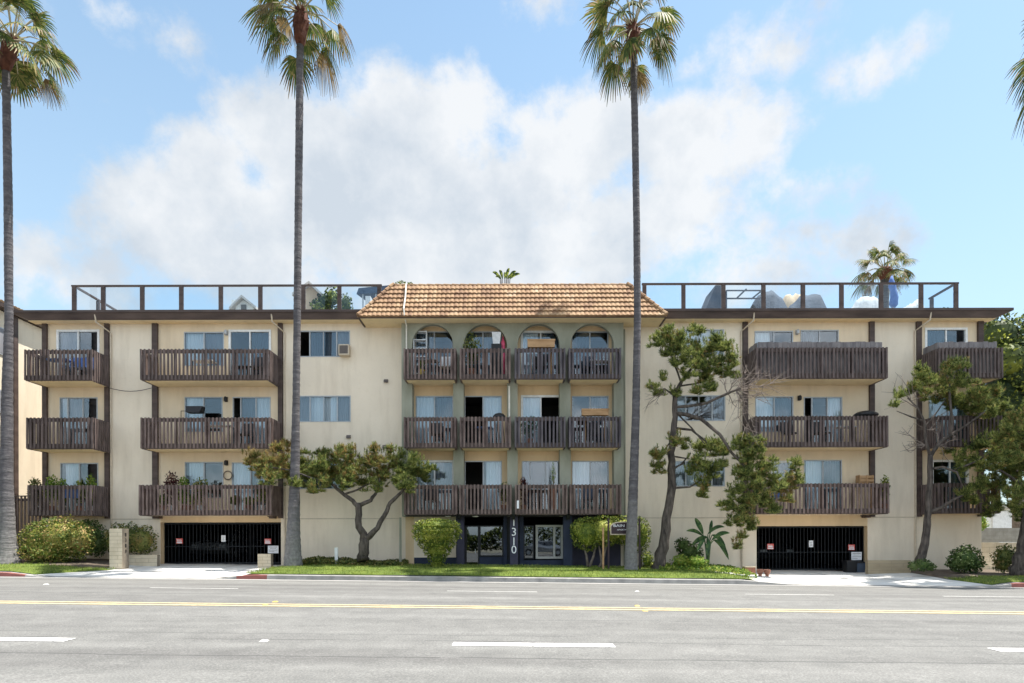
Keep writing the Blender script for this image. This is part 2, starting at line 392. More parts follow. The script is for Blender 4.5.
def lawn_patch(xl, xr, y0, y1, dz, nx, ny, mb):
    """xl, xr: functions of y"""
    i = len(mb.v); ys = frange(y0, y1, ny)
    for y in ys:
        for x in frange(xl(y), xr(y), nx):
            ed = min((x - xl(y)) / .3, (xr(y) - x) / .3, (y - y0) / .2 + .35, (y1 - y) / .3 + .35, 1); ed = max(ed, 0)
            mb.v.append((x, y, yard(x, y) + .012 + dz * ed + .012 * math.sin(x * 2.1) * math.cos(y * 2.7) * ed))
    for b in range(ny - 1):
        for a in range(nx - 1):
            q = i + b * nx + a; mb.f.append((q, q + 1, q + nx + 1, q + nx)); mb.m.append(mb.cur)
LAWNS = [
    (lambda y: -40, lambda y: -15.7 + (y - 21.4) * .75, 21.40, 23.3, 'left'),
    (lambda y: -8.85 + .12 * max(0, y - 22), lambda y: 8.1 - .35 * (y - 21.4), 21.40, 25.3, 'mid'),
    (lambda y: 15.8 - .35 * (y - 21.4) , lambda y: 40, 21.40, 22.9, 'right')]
g = MB()
for xl, xr, y0, y1, _ in LAWNS: lawn_patch(xl, xr, y0, y1, .05, 110, 16, g)
g.build('lawn', 'lawn', kind='structure', smooth=True)
g = MB()
lawn_patch(lambda y: -40, lambda y: -14.75 + .02 * (y - 22.7), 23.35, 26.3, .04, 60, 10, g)
lawn_patch(lambda y: -8.7, lambda y: -4.5, 25.35, 26.2, .05, 20, 6, g)
lawn_patch(lambda y: 4.4, lambda y: 8.4, 25.35, 26.2, .05, 20, 6, g)
lawn_patch(lambda y: 15.3, lambda y: 40, 22.95, 26.3, .04, 60, 10, g)
g.build('soil', 'soil', kind='structure', smooth=True)

# grass blades (stuff)
def scatter_blades(areas, per_m2, h, w, seed):
    rs = np.random.RandomState(seed); V = []
    for xl, xr, y0, y1 in areas:
        n = int(per_m2 * (y1 - y0) * (min(xr(y0), 22) - max(xl(y0), -21)))
        y = rs.uniform(y0, y1, n); u = rs.uniform(0, 1, n)
        for k in range(n):
            a = max(xl(y[k]), -21); b = min(xr(y[k]), 22); x = a + (b - a) * u[k]
            z = yard(x, y[k]) + .03 + .012 * math.sin(x * 2.1) * math.cos(y[k] * 2.7)
            an = rs.uniform(0, 6.28); hh = h * rs.uniform(.5, 1.3); lean = rs.uniform(0, .7) * hh; la = rs.uniform(0, 6.28)
            c, s_ = math.cos(an) * w, math.sin(an) * w
            V.append(((x - c, y[k] - s_, z), (x + c, y[k] + s_, z), (x + math.cos(la) * lean, y[k] + math.sin(la) * lean, z + hh)))
    return V
def tri_object(name, tris, mats, parent=None, kind=None, midx=None, nper=3):
    off = Vector((0, 0, 0)); p = parent
    while p is not None: off += p.location; p = p.parent
    a = np.array(tris, dtype=np.float32).reshape(-1, 3) - np.array(off, dtype=np.float32)
    me = bpy.data.meshes.new(name); nv = len(a); nf = nv // nper
    me.vertices.add(nv); me.vertices.foreach_set('co', a.ravel())
    me.loops.add(nv); me.loops.foreach_set('vertex_index', np.arange(nv, dtype=np.int32))
    me.polygons.add(nf); me.polygons.foreach_set('loop_start', np.arange(0, nv, nper, dtype=np.int32))
    for m in (mats if isinstance(mats, (list, tuple)) else [mats]): me.materials.append(M[m])
    if midx is not None: me.polygons.foreach_set('material_index', np.array(midx, dtype=np.int32))
    me.update(calc_edges=True); me.validate()
    o = bpy.data.objects.new(name, me); C.objects.link(o); o.parent = parent
    if kind: o['kind'] = kind
    return o
bl = scatter_blades([(L[0], L[1], L[2] + .01, L[3] + .1) for L in LAWNS], 560, .075, .009, 3)
tag(tri_object('grass', bl, 'grass', kind='stuff'), 'short bright green grass on the lawn strips behind the kerb', 'grass')

# road markings
g = MB()
for x0, x1 in ((-20.9, -18.75), (-13.5, -11.4), (-20.9 + 14.9 - .8 + .9, -3.95)): pass
def marks(name, segs, y, w, mat):
    g = MB()
    for a, b in segs:
        strip(g, (a, y), (b, y), w, road, .006, max(2, int((b - a) / 2)))
    return g.build(name, mat, kind='structure')
marks('lane_marking', [(-13.4, -5.94), (-.80, 1.37), (6.46, 8.6)][1:] + [(-8.1, -5.94)], 8.73, .24, 'line_white')
df = 16.0
marks('far_lane_marking', [(X(a, df), X(b, df)) for a, b in ((-146, -60), (150, 238), (447, 537), (745, 834), (943, 1040))], df, .085, 'line_faded')
marks('centre_line', [(-45, 45)], 12.26, .13, 'line_yellow')
marks('second_centre_line', [(-45, 45)], 12.54, .13, 'line_yellow')
def marker(px, py, lab, mat='marker'):
    d = 8.0
    for _ in range(30):
        x = X(px, d); d = F * (HZ - road(x, d)) / (py - HY + ROLL * (px - CX))
    x = X(px, d); z = road(x, d)
    g = MB(); g.hexa([(x - .05, d - .05, z), (x + .05, d - .05, z), (x + .05, d + .05, z), (x - .05, d + .05, z)],
                     [(x - .03, d - .03, z + .018), (x + .03, d - .03, z + .018), (x + .03, d + .03, z + .018), (x - .03, d + .03, z + .018)])
    rebase(tag(g.build('road_marker', mat), lab, 'road marker', 'raised road markers'), (x, d, z))
marker(264, 641, 'white raised marker alone on the near lane, left of the long dash')
marker(275, 602, 'yellow raised marker just above the double yellow line at left', 'marker_y')
marker(265, 605.5, 'yellow raised marker on the double yellow line at left', 'marker_y')
marker(46, 584.5, 'small white marker on the far lane near the left kerb')
marker(637, 591.5, 'small white marker on the far lane below the palm beside the name board')
marker(637, 606, 'yellow raised marker just above the double yellow line at centre', 'marker_y')
marker(645, 611, 'yellow raised marker on the double yellow line at centre', 'marker_y')

# ------------------------------------------------------------------ main building
B = thing('apartment_building', 'three storey cream apartment building over garages with brown slatted balconies and tiled centre roof', 'apartment building', (0, WALL, .2))
XL, XR = -18.74, 18.78
ZB = [2.371, 4.92, 7.537]; SOF = 10.12; RT = Z(310, 512, 25.55)
HOLES = []   # x0,x1,z0,z1
OPEN = []    # window specs
def win(p0, p1, top, lvl=None, bot=None, kind='window', frame='alu', panes=('c', 'g'), split=.5, depth=WALL):
    x0, x1 = X(p0), X(p1); z1 = Z(top, (p0 + p1) / 2)
    z0 = Z(bot, (p0 + p1) / 2) if bot is not None else ZB[lvl] + .19
    HOLES.append((x0, x1, z0, z1)); OPEN.append((x0, x1, z0, z1, kind, frame, panes, split))
D = 'sliding_door'
# column A
win(58, 99.5, 330.5, 2, kind=D, frame='white', panes=('t', 'g'))
win(60, 98, 397.5, 1, kind=D, panes=('c', 'y', 'g'))
win(60.5, 98.5, 463, 0, kind=D, panes=('c', 'g'))
# column B
win(184.5, 224.5, 332, bot=366, panes=('c', 'y')); win(230, 271, 330.5, 2, kind=D, frame='white', panes=('g', 'b'))
win(185, 223, 397, bot=432, panes=('c', 'g')); win(233, 271, 397, 1, kind=D, panes=('o', 'b', 'c'))
win(185, 223.5, 462, bot=498, panes=('c', 'g')); win(232, 270, 462.5, 0, kind=D, panes=('c', 'y'))
# flat wall windows, left
win(297, 350.5, 330.8, bot=357, panes=('o', 'b', 'o2')); win(297, 351, 395.8, bot=422, panes=('y', 'c', 'y')); win(297, 351, 462.5, bot=489, panes=('y', 'b', 'g'))
# centre
for lv, tp in ((2, 331.5), (1, 396), (0, 461)):
    for k, (a, b) in enumerate(((416, 453.6), (464.8, 502), (522, 560.5), (572, 608.8))):
        pn = {(2, 0): ('b', 'g'), (2, 1): ('b', 'y'), (2, 2): ('c', 'b'), (2, 3): ('b', 'g'),
              (1, 0): ('c', 'b'), (1, 1): ('o', 'c'), (1, 2): ('c', 'o'), (1, 3): ('g', 'b'),
              (0, 0): ('c', 'y'), (0, 1): ('o', 'c'), (0, 2): ('b', 'g', 'y'), (0, 3): ('c', 'b')}[(lv, k)]
        win(a, b, tp, lv, kind=D, frame='white' if (lv, k) in ((2, 2), (1, 2), (0, 0)) else 'alu', panes=pn)
# flat wall windows, right
win(673, 724.5, 329.5, bot=355.5, panes=('y', 'c', 'y')); win(673, 725.5, 395.5, bot=421, panes=('c', 'g', 'y')); win(673, 725, 461, bot=486.5, panes=('y', 'c', 'y'))
# column D
win(755, 793.5, 331, bot=366, panes=('c', 'g')); win(801, 839, 330, 2, kind=D, panes=('b', 'g'))
win(755.5, 793.5, 396.5, bot=432, panes=('c', 'b')); win(804, 842.5, 397, 1, kind=D, panes=('o', 'g', 'c'))
win(772, 794, 461.5, bot=486, frame='white', panes=('b',)); win(804, 842, 460, 0, kind=D, panes=('c', 'b'))
# column E
win(926, 967, 328.5, 2, kind=D, frame='white', panes=('b', 'g')); win(929, 968, 396, 1, kind=D, panes=('c', 'b')); win(932, 968, 460.5, 0, kind=D, frame='white', panes=('g', 'b'))
GL = (X(160.5), X(281), .0, Z(522.3, 220)); GR = (X(756.6), X(867.5), -.2, Z(526, 812))
HOLES += [GL, GR]
EA = (X(465), X(503.6), .2, 2.33); EB = (X(523), X(563), Z(560, 540), 2.33)
HOLES += [EA, EB]

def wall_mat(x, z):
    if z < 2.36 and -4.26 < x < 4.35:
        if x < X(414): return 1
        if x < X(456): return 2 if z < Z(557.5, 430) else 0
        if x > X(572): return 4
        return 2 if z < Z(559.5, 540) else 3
    if GL[0] - .02 < x < GL[1] + .02 and z < 2.36: return 1  # both garage headers: warm bounced light put into the tan
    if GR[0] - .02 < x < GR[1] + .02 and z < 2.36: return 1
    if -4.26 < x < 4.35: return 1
    for a, b in ((44, 108), (156, 281), (745, 871), (919, 982)):
        if X(a) < x < X(b) and z > 2.36: return 5
    return 0
M['stucco_bay'] = stucco('stucco_bay', (.76, .625, .455))
g = MB()
xs = sorted(set([XL, XR, -4.26, 4.35, X(414), X(456), X(572)] + [h[0] for h in HOLES] + [h[1] for h in HOLES] + [X(p) for p in (108, 156, 281, 745, 871, 919)]))
xs2 = [xs[0]]
for x in xs[1:]:
    if x - xs2[-1] > 1e-4: xs2.append(x)
xs = xs2
zs = sorted(set([-.6, SOF, 2.36, Z(557.5, 430), Z(559.5, 540)] + [h[2] for h in HOLES] + [h[3] for h in HOLES]))
for a, b in zip(xs, xs[1:]):
    for c, d in zip(zs, zs[1:]):
        mx, mz = (a + b) / 2, (c + d) / 2
        if any(h[0] < mx < h[1] and h[2] < mz < h[3] for h in HOLES): continue
        g.cur = wall_mat(mx, mz)
        g.face([(a, WALL, c), (b, WALL, c), (b, WALL, d), (a, WALL, d)])
for h in HOLES:
    t = .30 if h in (GL, GR) else (.12)
    g.cur = wall_mat((h[0] + h[1]) / 2, h[3] + .02)
    x0, x1, z0, z1 = h; y0, y1 = WALL, WALL + t
    g.face([(x0, y0, z0), (x0, y0, z1), (x0, y1, z1), (x0, y1, z0)]); g.face([(x1, y0, z0), (x1, y1, z0), (x1, y1, z1), (x1, y0, z1)])
    g.face([(x0, y0, z1), (x1, y0, z1), (x1, y1, z1), (x0, y1, z1)]); g.face([(x0, y0, z0), (x0, y1, z0), (x1, y1, z0), (x1, y0, z0)])
# side and back walls
g.cur = 0
g.face([(XL, WALL, -.6), (XL, WALL, SOF), (XL, 44, SOF), (XL, 44, -.6)]); g.face([(XR, WALL, -.6), (XR, 44, -.6), (XR, 44, SOF), (XR, WALL, SOF)])
g.face([(XL, 44, -.6), (XL, 44, SOF), (XR, 44, SOF), (XR, 44, -.6)])
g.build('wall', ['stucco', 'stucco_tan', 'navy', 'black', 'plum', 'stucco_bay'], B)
# horizontal joint at the first floor line
for a, b in ((X(110.5), X(160)), (X(283), X(401)), (X(624), X(756)), (X(868), X(917))): g = MB(); g.box(a, b, WALL - .012, WALL + .01, 2.26, 2.30); g.build('joint_strip', 'beige_pipe', B)
# interior
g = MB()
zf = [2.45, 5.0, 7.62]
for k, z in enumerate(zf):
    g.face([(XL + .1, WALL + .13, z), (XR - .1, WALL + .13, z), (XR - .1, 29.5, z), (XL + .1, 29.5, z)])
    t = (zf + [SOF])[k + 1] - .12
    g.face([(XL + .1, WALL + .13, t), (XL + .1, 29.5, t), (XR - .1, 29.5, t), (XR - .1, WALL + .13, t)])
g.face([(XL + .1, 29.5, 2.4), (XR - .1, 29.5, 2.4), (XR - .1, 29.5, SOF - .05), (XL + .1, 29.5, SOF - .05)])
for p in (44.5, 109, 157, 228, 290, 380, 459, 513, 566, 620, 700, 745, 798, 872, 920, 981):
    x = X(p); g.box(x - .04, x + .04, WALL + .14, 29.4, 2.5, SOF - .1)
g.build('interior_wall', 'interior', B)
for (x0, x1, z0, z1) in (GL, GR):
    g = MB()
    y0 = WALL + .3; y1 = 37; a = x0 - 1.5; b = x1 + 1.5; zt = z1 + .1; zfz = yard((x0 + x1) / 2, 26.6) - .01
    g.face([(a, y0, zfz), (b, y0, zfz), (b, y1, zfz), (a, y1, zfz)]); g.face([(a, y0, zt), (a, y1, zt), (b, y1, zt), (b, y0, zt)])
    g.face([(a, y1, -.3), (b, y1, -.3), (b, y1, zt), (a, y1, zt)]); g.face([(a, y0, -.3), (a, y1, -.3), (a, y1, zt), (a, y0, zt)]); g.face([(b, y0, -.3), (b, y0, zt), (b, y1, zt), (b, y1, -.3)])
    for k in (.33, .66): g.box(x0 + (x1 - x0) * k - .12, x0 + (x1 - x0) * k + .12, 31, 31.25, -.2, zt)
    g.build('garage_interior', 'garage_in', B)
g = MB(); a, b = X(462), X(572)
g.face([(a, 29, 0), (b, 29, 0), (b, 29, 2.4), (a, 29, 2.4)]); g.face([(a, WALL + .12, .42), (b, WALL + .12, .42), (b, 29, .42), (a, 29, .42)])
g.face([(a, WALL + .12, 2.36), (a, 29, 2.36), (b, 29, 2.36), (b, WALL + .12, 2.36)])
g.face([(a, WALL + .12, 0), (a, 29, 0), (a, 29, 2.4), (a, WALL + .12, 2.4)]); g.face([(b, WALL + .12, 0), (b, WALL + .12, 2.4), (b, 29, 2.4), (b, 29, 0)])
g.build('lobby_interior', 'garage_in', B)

def make_opening(x0, x1, z0, z1, kind, frame, panes, split):
    fw = .055 if frame == 'white' else .035; y0, y1 = WALL - .015, WALL + .07
    if frame == 'white': y0 = WALL - .03
    f = MB(); e = .004
    f.box(x0 - (.03 if frame == 'white' else e - .008), x0 + fw, y0, y1, z0 + e, z1 + (.03 if frame == 'white' else .004)); f.box(x1 - fw, x1 + (.03 if frame == 'white' else .004), y0, y1, z0 + e, z1 + (.03 if frame == 'white' else .004))
    f.box(x0 + fw, x1 - fw, y0 + .002, y1 - .002, z1 - fw, z1 + (.028 if frame == 'white' else .003)); f.box(x0 + fw, x1 - fw, y0 + .002, y1 - .002, z0 + e, z0 + fw)
    n = len(panes); a, b = x0 + fw, x1 - fw
    if n == 3: cuts = [a, a + (b - a) * (.24 if kind == 'window' else .22), a + (b - a) * .76, b] if kind == 'window' else [a, a + (b - a) * .2, a + (b - a) * .62, b]
    elif n == 2: cuts = [a, (a + b) / 2, b]
    else: cuts = [a, b]
    for c in cuts[1:-1]: f.box(c - .022, c + .022, y0 + .01, y1 - .01, z0 + fw, z1 - fw)
    if n == 3 and kind == 'window': c = (cuts[1] + cuts[2]) / 2; f.box(c - .012, c + .012, y0 + .02, y1 - .01, z0 + fw, z1 - fw)
    W = f.build(kind, frame, B)
    for k, p in enumerate(panes):
        a, b = cuts[k] + (.022 if k else 0), cuts[k + 1] - (.022 if k < n - 1 else 0)
        yp = WALL + .02 + .018 * (k % 2)
        if p[0] != 'o':
            q = MB(); q.box(a, b, yp, yp + .006, z0 + fw, z1 - fw)
            q.build('pane', 'glass', W)
        if p == 'o2' : # dark mesh beside the air conditioner
            q = MB(); q.box(a, b, yp, yp + .006, z0 + fw + (z1 - z0) * .42, z1 - fw); q.build('pane', 'glass', W)
            p = 'y'
        if p in 'cbyt':
            q = MB(); ns = max(8, int((b - a) / .025)); cov = rnd.choice((1, 1, .85)) if p != 't' else 1
            xa, xb = a - .02, a - .02 + (b - a + .04) * cov
            if rnd.random() < .5: xa, xb = b + .02 - (b - a + .04) * cov, b + .02
            pts = []
            ph = rnd.random() * 6
            for i in range(ns + 1):
                x = xa + (xb - xa) * i / ns; pts.append((x, WALL + .13 + .018 * math.sin(i * 1.35 + ph) + .008 * math.sin(i * .4)))
            for (ax, ay), (bx, by) in zip(pts, pts[1:]):
                q.face([(ax, ay, z0 + .02), (bx, by, z0 + .02), (bx, by, z1 - .02), (ax, ay, z1 - .02)])
            q.build('curtain', {'c': 'curtain', 'b': 'curtain_blue', 'y': 'curtain_grey', 't': 'curtain_grey'}[p], W)
for o_ in OPEN: make_opening(*o_)

# brown posts and downspouts
for p0, p1 in ((44, 48.5), (106, 110.5), (153.5, 159), (279, 283.5), (742.8, 747.8), (869, 874), (916, 921), (977.3, 982.6)):
    g = MB(); g.box(X(p0), X(p1), WALL - .10, WALL + .02, 2.30, SOF - .002)
    g.build('timber_post', 'fascia', B)
def pipe(name, pts, r, mat, n=6):
    g = MB(); g.tube(pts, r, n); return g.build(name, mat, B)
for sx, side in ((X(112), -1), (X(285.2), -1), (X(741.5), 1), (X(915), 1)):
    top = sx + side * .34
    pipe('downspout', [(top, 25.5, 10.3), (top, 25.56, 10.02), (sx, 25.95, 9.72), (sx, 25.95, .3)], .035, 'beige_pipe')
pipe('downspout', [(X(624.5), 25.94, 9.8), (X(624.5), 25.94, .4)], .04, 'green')
pipe('downspout', [(X(403), 25.40, 2.3), (X(403), 25.40, .4)], .05, 'green')
pipe('downspout', [(X(509.6, 25.3), 25.3, 7.4), (X(509.6, 25.3), 25.3, 4.95)], .035, 'white_pipe')
pipe('conduit', [(X(407, 25.6), 25.55, 11.5), (X(406, 25.2), 25.2, 10.85), (X(404.5, 24.85), 24.8, 10.25), (X(405.5, 24.9), 24.78, 10.0), (X(407, 25.4), 25.38, 9.8), (X(407, 25.4), 25.38, 8.4)], .03, 'white_pipe')
pts = []
for k in range(9):
    t = k / 8; pts.append((X(111) + (X(154) - X(111)) * t, 25.9, Z(387.5) - .14 * math.sin(math.pi * t)))
pipe('cable', pts, .014, 'hose', 5)

# flat roof with fascia, slanted ends
def wing_roof(x0, x1, endside):
    g = MB(); y0 = 25.55; y1 = 44.4; zb, zt = SOF - .01, RT
    # fascia: two boards
    xa = x0 - (.85 if endside < 0 else 0); xb = x1 + (.85 if endside > 0 else 0)
    xa2 = x0 - (.25 if endside < 0 else 0); xb2 = x1 + (.25 if endside > 0 else 0)
    g.hexa([(xa2, y0 + .0, zb), (xb2, y0, zb), (xb2, y1, zb), (xa2, y1, zb)], [(xa, y0 - .1, zt - .1), (xb, y0 - .1, zt - .1), (xb, y1, zt - .1), (xa, y1, zt - .1)])
    g.box(xa - .02, xb + .02, y0 - .13, y1, zt - .098, zt)
    g.build('roof_fascia', 'fascia', B)
    s = MB(); s.box(x0 + .001 - (.3 if endside < 0 else 0), x1 - .001 + (.3 if endside > 0 else 0), y0 + .05, WALL + .0, SOF - .035, SOF - .012)
    s.build('soffit', 'stucco_soffit', B)
    t = MB(); t.box(xa, xb, y0, y1, zt + .002, zt + .03); t.build('roof', 'grey_roof', B)
wing_roof(XL, -5.85, -1); wing_roof(5.9, XR, 1)
# gutter joints
# mansard tiled roof
ex0, ex1, ye, ze = -5.86, 5.93, 24.83, Z(316.5, 512, 24.83)
rx0, rx1, yr, zr = -4.66, 4.60, 25.72, Z(285.5, 512, 25.72)
def tile_field(g, A, Bp, Cc, Dd, rows, pitch):
    """A,Bp bottom edge, Dd,Cc top edge; wavy overlapping courses"""
    A, Bp, Cc, Dd = map(Vector, (A, Bp, Cc, Dd)); ud = (Bp - A).normalized()
    nrm = ud.cross((Dd - A) - ud * (Dd - A).dot(ud)).normalized()
    if nrm.z < 0: nrm = -nrm
    for r in range(rows):
        l0, r0 = A.lerp(Dd, r / rows), Bp.lerp(Cc, r / rows); l1, r1 = A.lerp(Dd, min(1, (r + 1.12) / rows)), Bp.lerp(Cc, min(1, (r + 1.12) / rows))
        w0 = (r0 - l0).length; n = max(2, int(w0 / pitch * 6)); i = len(g.v)
        s0 = (l0 - A).dot(ud)
        for k in range(n + 1):
            p = l0.lerp(r0, k / n); q = l1.lerp(r1, k / n); sa = (p - A).dot(ud); q = q + ud * (sa - (q - A).dot(ud))
            sq = (q - A).dot(ud); lo, hi = (l1 - A).dot(ud), (r1 - A).dot(ud)
            q = q + ud * (min(max(sq, lo), hi) - sq)
            ph = 2 * math.pi * sa / pitch
            wv = abs(math.sin(ph / 2)) ** .9 * .034
            jit = (((int(sa / pitch) * 7919 + r * 104729) % 97) / 97 - .5) * .005
            g.v.append(tuple(p - nrm * .03 + Vector((0, 0, -.0)))); g.v.append(tuple(p + nrm * (.055 + wv + jit))); g.v.append(tuple(q + nrm * (.004 + wv * .75 + jit)))
        for k in range(n):
            a = i + 3 * k; g.f.append((a, a + 3, a + 4, a + 1)); g.m.append(0); g.f.append((a + 1, a + 4, a + 5, a + 2)); g.m.append(0)
g = MB()
tile_field(g, (ex0, ye, ze), (ex1, ye, ze), (rx1, yr, zr), (rx0, yr, zr), 7, .173)
tile_field(g, (ex1, ye, ze), (ex1, 28, ze), (rx1, 28, zr), (rx1, yr, zr), 7, .173)
tile_field(g, (ex0, 28, ze), (ex0, ye, ze), (rx0, yr, zr), (rx0, 28, zr), 7, .173)
# hip and ridge caps
for a, b in (((ex0, ye, ze), (rx0, yr, zr)), ((ex1, ye, ze), (rx1, yr, zr))):
    a = Vector(a); b = Vector(b); nn = 9
    for k in range(nn):
        p = a.lerp(b, k / nn) + Vector((0, -.02, .07)); q = a.lerp(b, (k + 1.1) / nn) + Vector((0, -.02, .055)); g.tube([p, q], [.085, .065], 8)
k = rx0
while k < rx1 - .1:
    g.tube([(k, yr + .02, zr + .02), (k + .36, yr + .02, zr + .005)], [.07, .06], 8); k += .33
g.build('tile_roof', 'tile', B)
zc_ = Z(323, 512, 25.46) + .06
g = MB(); g.hexa([(ex0 + .1, ye + .1, zc_), (ex1 - .1, ye + .1, zc_), (ex1 - .1, 28, zc_), (ex0 + .1, 28, zc_)], [(rx0, yr + .05, zr - .03), (rx1, yr + .05, zr - .03), (rx1, 28, zr - .03), (rx0, 28, zr - .03)])
g.build('roof_core', 'grey_roof', B)
g = MB(); zs_ = Z(323, 512, 25.46)
g.box(ex0, ex1, ye, ye + .06, zs_ - .0, ze - .02); g.box(ex0, ex0 + .06, ye + .062, WALL - .15, zs_ - .03, ze - .02); g.box(ex1 - .06, ex1, ye + .062, WALL - .15, zs_ - .03, ze - .02)
g.build('eave_board', 'fascia', B)
g = MB(); g.box(ex0 + .062, ex1 - .062, ye + .062, WALL - .002, zs_ - .0, zs_ + .05); g.build('soffit', 'stucco_soffit', B)

# arcade
AY = 25.46
piers = [(402, 412.5), (453.5, 464), (507.5, 518), (560, 571), (614.3, 624)]
g = MB(); zt = zs_ - .003; s_ = AY
for a, b in piers: g.box(X(a, s_), X(b, s_), AY, WALL - .004, 2.34, zt)
arch = MB()
for (a, b), (c, d) in zip(piers, piers[1:]):
    xl, xr = X(b, s_), X(c, s_); r = (xr - xl) / 2; cx = (xl + xr) / 2; zsx = Z(323.9, 512, s_) - r; n = 22
    P_ = [(cx - r * math.cos(math.pi * k / n), zsx + r * math.sin(math.pi * k / n)) for k in range(n + 1)]
    for (x0, z0), (x1, z1) in zip(P_, P_[1:]):
        for y, rev in ((AY, 0), (AY + .22, 1)):
            q = [(x0, y, z0), (x1, y, z1), (x1, y, zt), (x0, y, zt)]; arch.face(q[::-1] if rev else q)
        arch.face([(x0, AY, z0), (x0, AY + .22, z0), (x1, AY + .22, z1), (x1, AY, z1)])
g.build('arcade_pier', 'green', B); arch.build('arcade_arch', 'green', B)

# balconies
def balcony(x0, x1, lv, ztop, y0=BF, y1=WALL, mat='wood', left=True, right=True, board=None, pitch=.145, fy=None, soff=True, seed=0):
    rr = random.Random(seed); zb = ZB[lv]; sw = .066
    y_in = y1 - .012
    s = MB(); s.box(x0 + .075, x1 - .075, y0 + .075, y_in, zb + .02, zb + .17)
    S = s.build('balcony', 'stucco_soffit', B)
    r = MB(); r.cur = 1
    r.box(x0 + .03, x1 - .03, y0 + .036, y0 + .072, zb, zb + .21)                       # bottom board
    r.box(x0 + .03, x1 - .03, y0 + .036, y0 + .07, ztop - .16, ztop - .05)              # top rail
    r.box(x0 + .03, x1 - .03, y0 + .036, y0 + .13, ztop - .048, ztop - .02)
    r.cur = 0; n = max(3, round((x1 - x0 - sw) / pitch)); st = (x1 - x0 - sw) / n
    for k in range(n + 1):
        x = x0 + k * st + rr.uniform(-.006, .006); a = rr.uniform(-.01, .01); e = rr.uniform(-.003, .003)
        b = [(x, y0, zb + .035), (x + sw, y0, zb + .035), (x + sw, y0 + .034, zb + .02), (x, y0 + .034, zb + .02)]
        t = [(x + a, y0, ztop + e), (x + sw + a, y0, ztop + e), (x + sw + a, y0 + .034, ztop + e), (x + a, y0 + .034, ztop + e)]
        r.hexa(b, t)
    for side, xx in ((left, x0), (right, x1)):
        if not side: continue
        sg = 1 if xx == x0 else -1
        lo, hi = sorted((xx + sg * .036, xx + sg * .072)); ys0 = y0 + .14; ys1 = y1 - .11
        r.box(lo, hi, y0 + .075, ys1, zb, zb + .21); r.box(lo, hi, y0 + .075, ys1, ztop - .16, ztop - .05)
        m_ = max(2, round((ys1 - ys0) / .135)); lo2, hi2 = sorted((xx, xx + sg * .034))
        for k in range(m_):
            yy = ys0 + (ys1 - ys0) * k / m_; r.box(lo2, hi2, yy, yy + .08, zb + .03, ztop + rr.uniform(-.003, .003))
    npost = max(2, int((x1 - x0) / 1.2))
    for k in range(npost + 1):
        x = x0 + .08 + (x1 - x0 - .25) * k / npost; r.box(x, x + .09, y0 + .074, y0 + .16, zb + .175, ztop - .055)
    r.build('railing', [mat, 'fascia'], S)  # darker front rails put the shade of the slat gaps into the colour
    if board:
        q = MB(); k = x0 + .12; yb = y0 + .17
        while k < x1 - .2:
            w_ = .19 + rr.uniform(-.01, .01); q.box(k, min(k + w_, x1 - .12) - .006, yb, yb + .025, zb + .2, board + rr.uniform(-.02, .02)); k += w_
        if left:
            k = y0 + .2
            while k < y1 - .25: q.box(x0 + .09, x0 + .115, k, k + .17, zb + .2, board + rr.uniform(-.02, .02)); k += .176
        q.build('privacy_board', 'board_grey', S)
    return S
fb = lambda p: (p - CX) * BF / F
balcony(fb(24.5), fb(92.5), 2, ZB[2] + 1.19, seed=1); balcony(fb(26), fb(93), 1, ZB[1] + 1.21, seed=2, mat='wood'); balcony(fb(27.5), fb(91.5), 0, ZB[0] + 1.18, seed=3)
balcony(fb(140.5), fb(269), 2, ZB[2] + 1.20, seed=4); balcony(fb(140.5), fb(270.5), 1, ZB[1] + 1.20, seed=5, mat='wood_worn'); balcony(fb(138.5), fb(271.5), 0, ZB[0] + 1.18, seed=6, mat='wood_worn')
for lv, mt, top in ((2, ('wood_worn', 'wood_worn', 'wood_grey', 'wood_grey'), 1.20), (1, ('wood_worn', 'wood_worn', 'wood_grey', 'wood_grey'), 1.20), (0, ('wood_worn',) * 4, 1.16)):
    for k, (a, b) in enumerate(((404, 456.3), (460, 511), (515, 566), (569.3, 621.3))):
        if lv == 0: a, b = ((404, 457.3), (459.3, 511.8), (515, 567.6), (570, 621.5))[k]
        balcony(fb(a), fb(b), lv, ZB[lv] + top, y1=AY + .1, seed=10 + lv * 4 + k, mat=mt[k], pitch=.142)
        s = MB(); s.box(X(piers[k][1], AY) + .003, X(piers[k + 1][0], AY) - .003, AY + .09, WALL - .003, ZB[lv] + .03, ZB[lv] + .165); s.build('balcony_floor', 'stucco_soffit', B)
balcony(fb(757), fb(888.5), 2, Z(347.2, 820, BF), seed=30, board=Z(340.5, 820, BF)); balcony(fb(756), fb(889), 1, ZB[1] + 1.2, seed=31); balcony(fb(757), fb(889.5), 0, ZB[0] + 1.18, seed=32, mat='wood_worn')
balcony(fb(939), fb(1004), 2, Z(347.5, 960, BF), seed=33, board=Z(340.5, 960, BF)); balcony(fb(938), fb(1003), 1, ZB[1] + 1.2, seed=34); balcony(fb(938), fb(1001), 0, ZB[0] + 1.18, seed=35)

